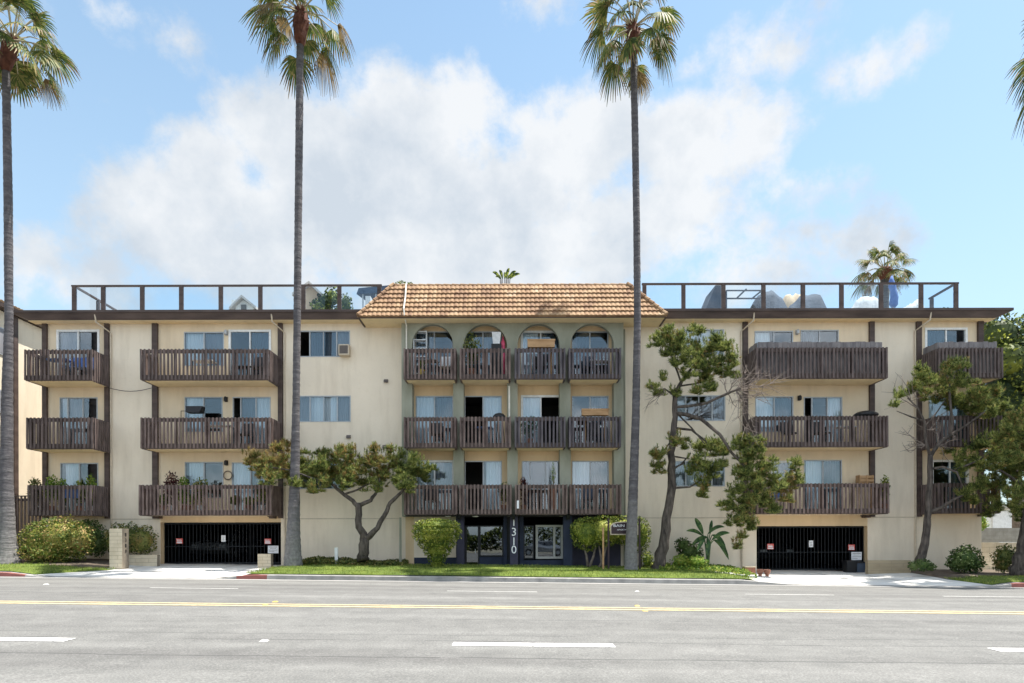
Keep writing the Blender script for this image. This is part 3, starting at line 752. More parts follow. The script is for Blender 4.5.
# garage gates
def gate(x0, x1, z0, z1, zmid, n):
    g = MB(); y = WALL + .24
    for k in range(n + 1):
        x = x0 + .04 + (x1 - x0 - .08) * k / n; g.box(x - .009, x + .009, y, y + .018, z0 + .03, z1 - .02)
    g.box(x0 + .01, x1 - .01, y + .024, y + .05, z1 - .07, z1 - .02); g.box(x0 + .01, x1 - .01, y + .024, y + .05, z0 + .03, z0 + .08); g.box(x0 + .01, x1 - .01, y + .024, y + .04, zmid - .012, zmid + .012)
    g.build('garage_gate', 'gate', B)
gate(GL[0], GL[1], yard(-11.6, 26.3), GL[3], Z(546.5, 220), 33); gate(GR[0], GR[1], yard(12, 26.3), GR[3], Z(552.3, 812), 31)
for p, q in ((158.5, 517.3), (273, 517.3), (866, 516.5)):
    g = MB(); x = X(p, 25.8); z = Z(q, p, 25.8); g.box(x - .10, x + .10, 25.62, 25.94, z - .05, z + .05); g.box(x - .2, x - .1, 25.75, 25.85, z + .01, z + .05); g.build('floodlight', 'fascia', B)
for p, q, m_ in ((227.2, 333, 'alu'), (226.8, 399.5, 'dark'), (227, 463, 'dark'), (797.3, 332.5, 'alu'), (799.3, 398.2, 'dark'), (799.3, 462.5, 'dark')):
    g = MB(); x, z = X(p), Z(q, p); g.box(x - .055, x + .055, WALL - .02, WALL + .01, z - .10, z + .10); g.lathe((x, WALL - .1, z - .10), [(.03, 0), (.065, .03), (.065, .15), (.03, .2)], 10); g.box(x - .02, x + .02, WALL - .1, WALL - .02, z + .05, z + .08)
    g.build('wall_lamp', m_, B)
for p, q in ((386.5, 381.3), (385, 447), (349, 437)):
    g = MB(); x, z = X(p), Z(q, p); g.hexa([(x - .08, WALL - .12, z - .05), (x + .08, WALL - .12, z - .05), (x + .08, WALL - .002, z - .05), (x - .08, WALL - .002, z - .05)], [(x - .08, WALL - .06, z + .06), (x + .08, WALL - .06, z + .06), (x + .08, WALL - .002, z + .08), (x - .08, WALL - .002, z + .08)]); g.build('wall_vent', 'hose', B)

# entrance: columns, storefront
YE = 25.30
for a, b, m_ in ((456.5, 464, 'plum'), (510, 518, 'plum'), (563.5, 572.3, 'navy')):
    g = MB(); g.box(X(a, YE), X(b, YE), YE, YE + .3, .0, 2.35); g.build('entrance_column', m_, B)
for a, b in ((503.5, 507), (519.5, 523.5)):
    g = MB(); g.box(X(a), X(b), WALL - .15, WALL - .02, .1, 2.35); g.build('entrance_panel', 'navy', B)
g = MB(); g.box(X(404, 25.0), X(622, 25.0), AY - .1, WALL - .02, 2.345, 2.395); g.build('entrance_soffit', 'black', B)
for a in (458.7, 513.2, 568.5):
    g = MB(); x = X(a, 24.9); g.hexa([(x - .06, 25.0, 2.2), (x + .06, 25.0, 2.2), (x + .06, 25.3, 2.2), (x - .06, 25.3, 2.2)], [(x - .07, 24.84, 2.36), (x + .07, 24.84, 2.36), (x + .07, 25.3, 2.36), (x - .07, 25.3, 2.36)]); g.build('bracket', 'dark', B)
# glazed door left of the number post
def framed(name, p0, p1, q0, q1, mat, gl='glass_dark', mull=(), y=WALL + .05, w=.05, sub='pane'):
    x0, x1, z0, z1 = X(p0), X(p1), Z(q1, p0), Z(q0, p0)
    g = MB(); g.box(x0, x0 + w, y, y + .06, z0, z1); g.box(x1 - w, x1, y, y + .06, z0, z1); g.box(x0 + w, x1 - w, y, y + .06, z1 - w, z1); g.box(x0 + w, x1 - w, y, y + .06, z0, z0 + w)
    for m_ in mull: x = X(m_); g.box(x - w * .5, x + w * .5, y + .002, y + .058, z0 + w, z1 - w)
    W = g.build(name, mat, B); q = MB(); q.box(x0 + w, x1 - w, y + .028, y + .036, z0 + w, z1 - w); q.build(sub, gl, W); return W
dr = framed('entrance_door', 465.2, 479, 525.5, 566, 'black')
g = MB(); g.box(X(475), X(475.6), WALL - .02, WALL + .05, Z(553), Z(549)); g.build('handle', 'alu', dr)
framed('lobby_window', 479.3, 503.4, 525.5, 556.5, 'black')
g = MB(); g.box(X(479.3), X(503.4), WALL + .05, WALL + .1, .35, Z(557)); g.build('window_base', 'navy', B)
framed('lobby_window', 523.5, 534, 525.5, 559, 'black'); framed('lobby_window', 535.7, 563, 525, 558.8, 'frame_cream', mull=(554.3,), w=.085, y=WALL + .02)
for ch, q, h in (('1', 522.3, 7), ('3', 531.8, 8), ('1', 541.3, 7.6), ('0', 549.5, 8)):
    text_mesh('house_number', ch, 'sign_white', B, (X(513.9, YE), YE - .012, Z(q, 514, YE)), h * YE / F, None)
g = MB(); g.box(X(517, BF), X(519, BF), BF - .02, BF - .004, Z(508.5, 518, BF), Z(500.5, 518, BF)); g.build('notice_plate', 'sign_white', B)
for a, b in ((446, 450), (473, 478)):
    g = MB(); g.lathe((X((a + b) / 2, 25.2), 25.2, 2.31), [(.10, 0), (.12, .02), (.12, .03)], 12); g.build('ceiling_lamp', 'white', B)

# roof railing with glass panels
def roof_rail(posts, y, ztop, ret):
    g = MB(); zb = RT + .03
    for p in posts:
        x = X(p, y); g.box(x - .075, x + .075, y - .05, y + .05, zb, ztop - .06)
    a, b = X(posts[0], y) - .1, X(posts[-1], y) + .1
    g.box(a, b, y - .05, y + .05, ztop - .06, ztop)
    xe, L = ret
    g.box(xe - .05, xe + .05, y + .062, y + L, ztop - .065, ztop - .005)
    k = 1.55
    while k <= L + .01: g.box(xe - .06, xe + .06, y + k - .1, y + k, zb, ztop - .08); k += 1.55
    Rr = g.build('roof_railing', 'fascia', B)
    for p, q in zip(posts, posts[1:]):
        s = MB(); s.box(X(p, y) + .1, X(q, y) - .1, y - .006, y + .004, zb + .06, ztop - .085); s.build('glass_panel', 'glass_rail', Rr)
roof_rail([75, 104, 143, 182, 221.5, 261, 304, 340, 380], 26.0, Z(285, 230, 26), (X(75, 26), 3.1))
roof_rail([645, 684, 724, 764, 803.5, 842, 881.5, 921.5, 956.5], 26.0, Z(283, 800, 26), (X(956.5, 26), 1.65))

# ------------------------------------------------------------------ foliage builders
def unit(rs, n):
    v = rs.normal(size=(n, 3)); return v / np.linalg.norm(v, axis=1)[:, None]
def tufts(rs, pos, dirs, k, length, width, spread):
    """needle tufts: k narrow blades around each direction"""
    n = len(pos); P = np.repeat(pos, k, axis=0); Dv = np.repeat(dirs, k, axis=0)
    d = Dv + unit(rs, n * k) * spread; d /= np.linalg.norm(d, axis=1)[:, None]
    L = length * rs.uniform(.6, 1.15, (n * k, 1)); side = np.cross(d, unit(rs, n * k)); side /= (np.linalg.norm(side, axis=1)[:, None] + 1e-9)
    st = P + Dv * rs.uniform(-.5, .5, (n * k, 1)) * length * .8
    return np.stack([st - side * width, st + side * width, st + d * L], axis=1)
def leaves(rs, pos, nrm, size, aspect=.5, tilt_=.8):
    n = len(pos); d = nrm * .5 + unit(rs, n) * tilt_; d /= np.linalg.norm(d, axis=1)[:, None]
    s_ = np.cross(d, unit(rs, n)); s_ /= (np.linalg.norm(s_, axis=1)[:, None] + 1e-9)
    L = size * rs.uniform(.6, 1.3, (n, 1)); W = L * aspect
    return np.stack([pos - d * L * .5, pos + s_ * W * .5, pos + d * L * .5, pos - s_ * W * .5], axis=1)
def pine_crown(name, parent, blobs, d, seed, dens=1., dry=None, depth=1.0, length=.15, spread=.75):
    rs = np.random.RandomState(seed); T = []; Mi = []
    for bl_ in blobs:
        px, py, r = bl_[:3]; r = r * 1.08 + .6; dd = d + (bl_[3] if len(bl_) > 3 else rs.uniform(-.5, .5) * depth)
        c = np.array(PT(px, py, dd)); rm = r * d / F
        sub = max(4, int(r * r / 8)); nt_ = int(max(22, r * r * .85 * dens))
        # several sub-clumps per blob give the uneven outline
        sc = c + unit(rs, sub) * rs.uniform(.25, .98, (sub, 1)) * rm * np.array([1, .9, 1.0])
        which = rs.randint(0, sub, nt_); u = unit(rs, nt_); u[:, 2] = np.abs(u[:, 2]) * .55 + u[:, 2] * .6
        rad = .085 * rs.uniform(.2, 1.2, (nt_, 1)) + rm * .05; pos = sc[which] + u * rad
        dr_ = u + np.array([0, 0, .45]); dr_ /= np.linalg.norm(dr_, axis=1)[:, None]
        t = tufts(rs, pos, dr_, 17, length * 1.05, .0095, spread); T.append(t)
        # upright candles on the upper side
        nc = int(r * 1.2); cp = c + unit(rs, nc) * rm * np.array([.95, .8, .5]); cp[:, 2] += rm * .45
        for q_ in range(2): T.append(tufts(rs, cp + np.array([0, 0, .07 * q_]), np.tile([0, 0, 1.], (nc, 1)), 14, length * .85, .0095, .9 - .2 * q_)); Mi.append(np.zeros(nc * 14, int))
        pd = dry(px, py) if dry else 0.
        fl = (rs.rand(sub)[which] < pd * .8) | (rs.rand(nt_) < pd * .2); Mi.append(np.repeat(fl.astype(int), 17))
    return tri_object(name, np.concatenate(T), ['pine', 'pine_dry'], parent, midx=np.concatenate(Mi))
def limb(mb, pts, radii, d, seed, n=8, dd=0):
    radii = [r_ * .68 for r_ in radii]
    """pts in measured positions (px,py[,depth offset]); adds gentle crookedness"""
    rr = random.Random(seed); P_ = []
    for p in pts: P_.append(PT(p[0], p[1], d + (p[2] if len(p) > 2 else 0)))
    Q = []; Rr = []
    for k in range(len(P_) - 1):
        for j in range(3):
            t = j / 3; v = P_[k].lerp(P_[k + 1], t)
            if j: v = v + Vector((rr.uniform(-1, 1), rr.uniform(-1, 1), 0)) * radii[k] * .30
            Q.append(v); Rr.append(radii[k] * (1 - t) + radii[k + 1] * t)
    Q.append(P_[-1]); Rr.append(radii[-1]); mb.tube(Q, Rr, n, jit=.16, seed=seed)
def twigs(mb, base, tips, r, seed, n=3):
    rr = random.Random(seed)
    for t in tips:
        b = Vector(base); e = Vector(t); pts = [b]
        for k in range(1, 5): pts.append(b.lerp(e, k / 4) + Vector((rr.uniform(-1, 1), rr.uniform(-1, 1), rr.uniform(-1, 1))) * (e - b).length * .07)
        mb.tube(pts, [r, r * .8, r * .6, r * .45, r * .2], 5)
        for q in range(n):
            s = pts[rr.randint(1, 3)]; v = Vector((rr.uniform(-1, 1), rr.uniform(-.7, .7), rr.uniform(-.7, 1))).normalized() * (e - b).length * rr.uniform(.25, .5) + (e - b) * .25
            m_ = s + v * .5 + Vector((rr.uniform(-.04, .04),) * 3); mb.tube([s, m_, s + v], [r * .5, r * .35, r * .12], 4)
            for _ in range(2):
                w = Vector((rr.uniform(-1, 1), rr.uniform(-.7, .7), rr.uniform(-.5, 1))).normalized() * .16; mb.tube([m_, m_ + w], [r * .3, r * .1], 3)

# --- left pine
d = 24.4
base = PT(364, 553, d); base.z = yard(base.x, d) + .02
T1 = thing('pine_tree', 'low wide pine with forked trunk and browning crown, left of the arcade', 'tree', base)
g = MB(); m_ = d / F
limb(g, [(363.5, 560), (363.5, 549), (364.3, 538)], [9 * m_, 7.5 * m_, 7 * m_], d, 1, 10)
limb(g, [(364, 541), (358, 520), (358.8, 503)], [6 * m_, 4.8 * m_, 4.5 * m_], d, 2, 10)
limb(g, [(358.5, 507), (353, 501), (340.7, 491.5), (330, 483), (318, 476)], [3.6 * m_, 3.2 * m_, 2.6 * m_, 2 * m_, 1 * m_], d, 3)
limb(g, [(359, 506), (371, 500.5), (377, 491), (380, 478)], [3.4 * m_, 2.8 * m_, 2.2 * m_, 1.2 * m_], d, 4)
limb(g, [(345, 494), (357, 490), (368, 484, .3)], [1.6 * m_, 1.4 * m_, 1. * m_], d, 5)
limb(g, [(364.5, 540), (377.7, 528), (387, 511), (390, 503), (402.3, 491.5), (410, 480)], [5.2 * m_, 4 * m_, 3.4 * m_, 3 * m_, 2.3 * m_, 1.2 * m_], d, 6)
limb(g, [(332, 484, 0), (312, 478, -.3), (290, 470, -.4), (262, 466, -.3)], [1.8 * m_, 1.4 * m_, 1.1 * m_, .6 * m_], d, 7)
g.build('trunk', 'bark_pine', T1, smooth=True)
BL1 = [(250, 458, 7), (258, 464, 9), (266, 470, 11), (278, 462, 11), (272, 478, 9), (288, 474, 12), (300, 464, 12), (308, 478, 12), (320, 470, 13), (334, 460, 11), (326, 484, 8), (346, 464, 13), (350, 477, 12), (364, 468, 12), (360, 484, 9), (376, 462, 12), (382, 476, 12), (374, 488, 7), (394, 464, 11), (398, 480, 10), (409, 472, 12), (406, 487, 9), (421, 476, 10), (416, 463, 8), (287, 448, 5), (430, 470, 6), (342, 452, 6), (352, 451, 5), (322, 456, 6), (376, 451, 5), (391, 452, 5), (402, 456, 5), (312, 488, 6), (296, 486, 6), (277, 450, 5), (345, 484, 7), (332, 472, 10)]
def dry1(px, py): return (.75 if px < 290 and py < 472 else .18) if px < 330 else (.42 if 330 < px < 392 and py < 482 else (.12 if px < 405 else .02))
pine_crown('crown', T1, BL1, d, 11, 1.5, dry1, 1.6, .14)

# --- centre pine
d = 24.2; m_ = d / F
base = PT(659, 567, d); base.z = yard(base.x, d) + .02
T2 = thing('pine_tree', 'tall leaning windswept pine with drooping bough, left of the right garage', 'tree', base)
g = MB()
limb(g, [(657.5, 572), (660, 562), (664, 540), (669, 508), (672, 478), (671, 453), (674, 431), (675, 410), (677, 391), (684, 378)], [10 * m_, 8.6 * m_, 7.4 * m_, 6.2 * m_, 5.6 * m_, 5.2 * m_, 4.6 * m_, 4 * m_, 3.2 * m_, 2 * m_], d, 21, 10)
limb(g, [(684, 380), (694, 366), (706, 352), (716, 342)], [2 * m_, 1.8 * m_, 1.3 * m_, .7 * m_], d, 22); limb(g, [(682, 384), (675, 365), (670, 350)], [1.6 * m_, 1.2 * m_, .7 * m_], d, 23)
limb(g, [(679, 386), (694, 384, .3), (710, 380, .5), (722, 366, .4)], [1.5 * m_, 1.2 * m_, 1 * m_, .6 * m_], d, 24)
limb(g, [(675, 407), (690, 406, -.2), (707, 403, -.5), (729, 393, -.7), (741, 388, -.9)], [2.4 * m_, 2.2 * m_, 2.1 * m_, 1.8 * m_, 1.3 * m_], d, 25)
limb(g, [(674, 413), (689, 415, -.2), (701.5, 419, -.4), (720, 434.6, -.7), (732, 453, -.9), (748, 470, -1), (757, 488, -1)], [3 * m_, 2.8 * m_, 2.6 * m_, 2.3 * m_, 2 * m_, 1.5 * m_, 1 * m_], d, 26)
limb(g, [(674, 428), (692, 430, .1), (706, 441, 0), (712, 455, 0)], [2 * m_, 1.5 * m_, 1.2 * m_, .8 * m_], d, 27)
limb(g, [(679, 415), (692, 428, -.3), (705, 444, -.6)], [1.4 * m_, 1.1 * m_, .8 * m_], d, 28)
limb(g, [(673, 488), (690, 487, -.2), (700, 481, -.2)], [1.8 * m_, 1.3 * m_, .9 * m_], d, 29)
limb(g, [(672, 470), (682, 464), (691, 453)], [1.6 * m_, 1.3 * m_, .8 * m_], d, 30); limb(g, [(672, 456), (690, 459)], [1.5 * m_, .8 * m_], d, 31)
limb(g, [(675, 396), (665, 388.5), (655, 392)], [1.4 * m_, 1 * m_, .5 * m_], d, 32); limb(g, [(672, 440), (663, 452), (660, 462)], [1.2 * m_, .9 * m_, .5 * m_], d, 33)
g.build('trunk', 'bark_pine', T2, smooth=True)
g = MB(); rr = random.Random(5)
b0 = PT(736, 390, d - .8)
tips = [PT(p, q, d - .9 + rr.uniform(-.5, .5)) for p, q in ((783, 388), (775, 376), (766, 368), (757, 365), (748, 370), (771, 395), (786, 380), (765, 402), (745, 412), (752, 425), (755, 434), (748, 440), (740, 402), (760, 385), (750, 400))]
twigs(g, b0, tips, .019, 5, 8)
g.build('dead_branch', 'bark_grey', T2); g = MB()
twigs(g, PT(728, 393, d - .7), [PT(736, 408, d - .6), (PT(745, 372, d - .6)), PT(722, 378, d - .6), PT(738, 377, d - .5)], .022, 6, 3)
g.build('dead_branch', 'bark_grey', T2); g = MB()
twigs(g, PT(665, 390, d), [PT(648, 402, d), PT(645, 410, d), PT(655, 405, d), PT(650, 388, d)], .018, 7, 3)
g.build('dead_branch', 'bark_grey', T2)
BL2 = [(658, 343, 8), (668, 338, 9), (680, 342, 11), (692, 347, 11), (704, 352, 11), (715, 343, 9), (724, 346, 10), (731, 358, 9), (728, 370, 8), (715, 366, 11), (700, 366, 10), (684, 358, 11), (670, 355, 8), (706, 378, 8), (690, 376, 7), (700, 391, 7), (711, 388, 7), (694, 330, 4), (670, 330, 4), (700, 334, 5), (663, 378, 4), (652, 388, 5), (660, 393, 6), (676, 392, 5), (735, 378, 4),
       (676, 440, 7), (661, 455, 8), (659, 467, 7), (685, 446, 5), (700, 450, 9), (713, 446, 9), (722, 452, 9), (699, 464, 10), (709, 472, 8), (703, 484, 8), (702, 497, 5), (690, 472, 5), (722, 466, 7),
       (738, 446, 7, -.9), (747, 444, 8, -.9), (758, 450, 10, -.9), (750, 462, 11, -.9), (766, 468, 11, -1), (742, 476, 9, -1), (757, 482, 12, -1), (774, 486, 11, -1), (738, 492, 9, -1), (750, 502, 11, -1), (765, 504, 9, -.8), (728, 506, 8, -.8), (744, 516, 10, -1), (752, 528, 6, -1), (795, 466, 6, -.8), (798, 480, 7, -.8), (788, 484, 9, -.8), (784, 498, 7, -.8), (775, 512, 6, -.8), (742, 537, 4, -1), (737, 545, 4, -1), (735, 522, 6, -1)]
def dry2(px, py): return .75 if (px > 778 and px < 794 and py > 475) or py > 532 else (.5 if (px, py) in ((676, 440), (661, 455), (652, 388)) else .06)
pine_crown('crown', T2, BL2, d, 12, 1.6, dry2, 1.2, .14)

# --- right pine
d = 24.3; m_ = d / F
base = PT(921, 561, d); base.z = yard(base.x, d) + .03
T3 = thing('pine_tree', 'bare-stemmed pine forking high in front of the far right balconies', 'tree', base)
g = MB()
limb(g, [(920, 566), (922, 556), (925.5, 538), (927.5, 518), (929.5, 489), (930.4, 455)], [7.5 * m_, 6.3 * m_, 5.4 * m_, 4.8 * m_, 4 * m_, 3.6 * m_], d, 41, 10)
limb(g, [(930.4, 457), (925.5, 441), (924.6, 422), (918, 408), (908, 398)], [2.6 * m_, 2.2 * m_, 1.8 * m_, 1.4 * m_, .8 * m_], d, 42)
limb(g, [(930.4, 457), (941, 441.6), (953, 434), (968.5, 424, -.3), (985, 412, -.5)], [3 * m_, 2.7 * m_, 2.4 * m_, 1.6 * m_, .8 * m_], d, 43)
limb(g, [(951, 436), (952, 418), (950, 395), (950, 375)], [2.1 * m_, 2 * m_, 1.6 * m_, 1 * m_], d, 44)
limb(g, [(928.5, 513), (941, 508, -.2), (953, 500, -.4), (966, 494, -.5)], [3 * m_, 2.6 * m_, 2.2 * m_, 1 * m_], d, 45)
limb(g, [(930, 469), (943, 467, -.2), (957, 472, -.5), (963, 486, -.6)], [1.8 * m_, 1.6 * m_, 1.5 * m_, .9 * m_], d, 46)
limb(g, [(955, 470, -.3), (975, 462, -.6), (995, 450, -.8)], [1.6 * m_, 1.3 * m_, .8 * m_], d, 48)
limb(g, [(925, 421), (912, 417), (897, 411)], [1.5 * m_, 1.1 * m_, .5 * m_], d, 47)
limb(g, [(924, 428), (935, 415, .2), (946, 400, .3)], [1.2 * m_, 1 * m_, .7 * m_], d, 49)
g.build('trunk', 'bark_pine', T3, smooth=True)
g = MB()
twigs(g, PT(925, 445, d), [PT(902, 434, d - .2), PT(900, 450, d), PT(908, 441, d), PT(903, 428, d), PT(910, 452, d)], .02, 8, 3)
g.build('dead_branch', 'bark_grey', T3); g = MB()
twigs(g, PT(917, 408, d), [PT(893, 372, d), PT(885, 390, d), PT(900, 380, d), PT(912, 376, d)], .02, 9, 2)
g.build('dead_branch', 'bark_grey', T3); g = MB()
twigs(g, PT(938, 445, d), [PT(955, 450, d), PT(948, 462, d), PT(940, 425, d), PT(960, 440, d - .3), PT(935, 420, d)], .018, 10, 3)
g.build('dead_branch', 'bark_grey', T3); g = MB()
twigs(g, PT(930, 430, d), [PT(945, 412, d), PT(918, 425, d), PT(940, 428, d)], .018, 12, 3)
g.build('dead_branch', 'bark_grey', T3)
BL3 = [(908, 392, 6), (900, 396, 5), (896, 405, 4), (915, 388, 6), (921, 378, 7), (921, 370, 5), (932, 385, 9), (928, 395, 6), (944, 362, 7), (950, 356, 5), (953, 370, 9), (963, 366, 6), (946, 380, 7), (949, 393, 10), (962, 386, 9), (974, 390, 7), (964, 402, 10), (950, 407, 6), (940, 400, 6), (980, 400, 9), (992, 392, 8), (985, 411, 11), (973, 413, 8), (999, 408, 9), (996, 420, 9), (984, 424, 8), (971, 448, 7), (960, 458, 7), (950, 452, 5), (984, 446, 9), (996, 440, 9), (974, 462, 9), (988, 466, 10), (964, 470, 6), (961, 496, 6), (971, 492, 7), (981, 486, 8), (1000, 462, 9), (994, 484, 8), (990, 497, 7), (996, 506, 6), (988, 513, 5), (976, 503, 5), (1002, 476, 9), (1004, 450, 9), (1003, 428, 8)]
pine_crown('crown', T3, BL3, d, 13, 1.5, lambda a, b: .10, 2.0, .14)

# --- far right pine
d = 23.3; m_ = d / F
base = PT(1019, 571, d); base.z = yard(base.x, d) + .03
T4 = thing('pine_tree', 'thick-trunked dark pine at the right edge of the photo beside the red kerb', 'tree', base)
g = MB()
limb(g, [(1018, 576), (1019, 566), (1023, 545), (1028, 515), (1032, 480), (1036, 440), (1034, 400)], [11 * m_, 9.5 * m_, 8 * m_, 7 * m_, 6 * m_, 4.5 * m_, 2 * m_], d, 51, 10)
limb(g, [(1030, 490), (1012, 478), (1000, 470, -.4)], [3 * m_, 2 * m_, 1 * m_], d, 52); limb(g, [(1034, 450), (1018, 430), (1008, 415)], [2.6 * m_, 1.8 * m_, 1 * m_], d, 53)
limb(g, [(1035, 440), (1055, 420), (1075, 400)], [2.6 * m_, 1.8 * m_, 1 * m_], d, 54)
g.build('trunk', 'bark_pine', T4, smooth=True)
rr = random.Random(9); BL4 = []
for k in range(64):
    a = rr.uniform(0, 6.28); q = rr.uniform(.2, 1) ** .6
    BL4.append((1052 + 42 * math.cos(a) * q, 452 + 64 * math.sin(a) * q, rr.uniform(7, 12)))
BL4 += [(1016, 506, 8), (1010, 496, 7), (1020, 515, 7), (1008, 486, 8), (1014, 470, 9), (1012, 452, 9), (1010, 430, 8), (1019, 420, 9)]
pine_crown('crown', T4, BL4, d, 14, 1.3, lambda a, b: .08, 3.0, .14)

# ------------------------------------------------------------------ palms
def palm(label, px_pts, widths, d, crown_px, seed, nf=34, rc=1.0, ground=None, group='tall fan palms lining the street', low=None, dryf=.15):
    """trunk through measured points, base first"""
    rs = random.Random(seed); mm = d / F
    b = PT(px_pts[0][0], px_pts[0][1], d); b.z = (yard(b.x, d) if ground is None else ground)
    T = thing('palm_tree', label, 'palm tree', b, group)
    pts = [PT(p, q, d) for p, q in px_pts]; pts[0].z = b.z - .1
    # resample for ring scars
    Q = []; W = []
    total = 60
    for k in range(len(pts) - 1):
        n = max(2, int((pts[k + 1] - pts[k]).length / .11))
        for j in range(n):
            t = j / n; Q.append(pts[k].lerp(pts[k + 1], t)); w = (widths[k] * (1 - t) + widths[k + 1] * t) * mm / 2; W.append(w * (1 + .028 * ((len(Q) % 2) * 2 - 1) * rs.uniform(.1, 1.2)))
    Q.append(pts[-1]); W.append(widths[-1] * mm / 2)
    g = MB(); g.tube(Q, W, 14, jit=.05, seed=seed); g.build('trunk', 'palm_bark', T, smooth=True)
    c = PT(crown_px[0], crown_px[1], d)
    g = MB(); tp = pts[-1]
    g.tube([tp + Vector((0, 0, -.35)), tp + Vector((0, 0, -.1)), tp.lerp(c, .5), c], [W[-1] * 1.05, W[-1] * 1.7, W[-1] * 2.2, W[-1] * 1.3], 10, jit=.35, seed=seed)
    for k in range(26):
        a = rs.uniform(0, 6.28); z = rs.uniform(-.35, .35); p = tp.lerp(c, .5) + Vector((math.cos(a), math.sin(a), 0)) * W[-1] * 1.4 + Vector((0, 0, z))
        g.tube([p, p + Vector((math.cos(a) * .12, math.sin(a) * .12, .10))], [.05, .02], 4)
    g.build('boots', 'palm_boot', T)
    tris = []; mi = []; pet = MB()
    for k in range(nf):
        az = k * 2.39996 + rs.uniform(-.3, .3); u = (k + .5) / nf
        el = R(80) - u * R(122) + R(rs.uniform(-10, 10))
        if low is not None and el < low: el = low + R(rs.uniform(0, 20))
        Lp = rc * rs.uniform(.95, 1.35) * (1.0 - .12 * u); dirv = Vector((math.cos(az) * math.cos(el), math.sin(az) * math.cos(el), math.sin(el)))
        start = c + Vector((math.cos(az), math.sin(az), 0)) * .12 + Vector((0, 0, .1 - .35 * u))
        mid = start + dirv * Lp * .55; end = start + dirv * Lp + Vector((0, 0, -.22 * Lp * math.cos(el)))
        pet.tube([start, mid, end], [.03, .022, .014], 5)
        hd = (end - mid).normalized(); up = Vector((0, 0, 1)); sd = hd.cross(up)
        if sd.length < .1: sd = Vector((math.sin(az), -math.cos(az), 0))
        sd.normalize(); nn = sd.cross(hd).normalized()
        R_ = rc * rs.uniform(.75, 1.0); ns = 27; roll = rs.uniform(-.5, .5); dead = u > .55 and rs.random() < dryf * 1.5 or rs.random() < dryf * .35
        sd, nn = sd * math.cos(roll) + nn * math.sin(roll), nn * math.cos(roll) - sd * math.sin(roll)
        droop = rs.uniform(.35, .8) * (1.25 if dead else 1)
        for j in range(ns):
            a = (j / (ns - 1) - .5) * R(215 if not dead else 130); L = R_ * (1 - .35 * abs(a) / R(125)) * rs.uniform(.88, 1.1)
            dv = (hd * math.cos(a) + sd * math.sin(a)).normalized(); fold = nn * (.22 * abs(math.sin(a)))
            dv = (dv - fold).normalized(); wd = .030 * rc; ps = end; sdv = dv.cross(nn).normalized()
            prev = (ps - sdv * wd * .3, ps + sdv * wd * .3)
            for s_ in range(1, 5):
                t = s_ / 4; dr = Vector((0, 0, -1)) * droop * L * (t ** 2.6) * 1.0
                pp = end + dv * L * t * (1 - .12 * droop * t) + dr; hw = L * .5 * math.tan(R(108 if not dead else 65) / (ns - 1)) * 1.0; ww = (0, hw * .55, hw, hw * .95, .006)[s_]
                cur = (pp - sdv * ww, pp + sdv * ww)
                tris += [prev[0], prev[1], cur[1], prev[0], cur[1], cur[0]]; dm = 1 if (dead or (s_ == 4 and rs.random() < .5) or (s_ == 3 and rs.random() < .1)) else 0; mi += [dm, dm]; prev = cur
    pet.build('petiole', 'petiole', T)
    tri_object('crown', [tuple(v) for v in tris], ['palm', 'palm_dry'], T, midx=mi)
    return T
palm('tall fan palm with a thick base at the left edge of the photo', [(7, 563), (7, 552), (7, 530), (6.5, 480), (7.5, 400), (9.5, 320), (9, 200), (7, 62)], [25, 19, 14.5, 11.8, 10, 7.4, 7.6, 6.8], 23.6, (14, 36), 101, 31, 1.04)
palm('tall fan palm on the lawn just right of the left garage', [(293, 565), (293, 552), (293.5, 530), (295, 480), (296.5, 400), (298, 300), (300, 150), (301.5, 36)], [20, 16, 13, 9.6, 7.2, 7.2, 7.4, 7], 24.0, (302.5, 8), 102, 31, 1.04)
palm('tall fan palm rising in front of the brown name board', [(631, 572), (631, 550), (633, 500), (636, 420), (638, 320), (637.5, 230), (636, 130), (634.5, 48)], [14, 12, 9.6, 7.8, 7, 6.8, 6.8, 6.6], 23.8, (634.5, 24), 103, 29, 1.02)
palm('tall fan palm mostly cut off by the right edge, only frond tips in view', [(1088, 578), (1088, 560), (1086, 400), (1082, 80)], [20, 16, 10, 8], 22.9, (1081, 46), 104, 38, 1.25)
palm('shorter fan palm behind the building, its head above the right roof railing', [(886, 560), (886, 400), (885.5, 275)], [9, 8, 7], 48, (885.5, 268), 105, 30, 1.15, ground=.4, group=None, low=R(-25))

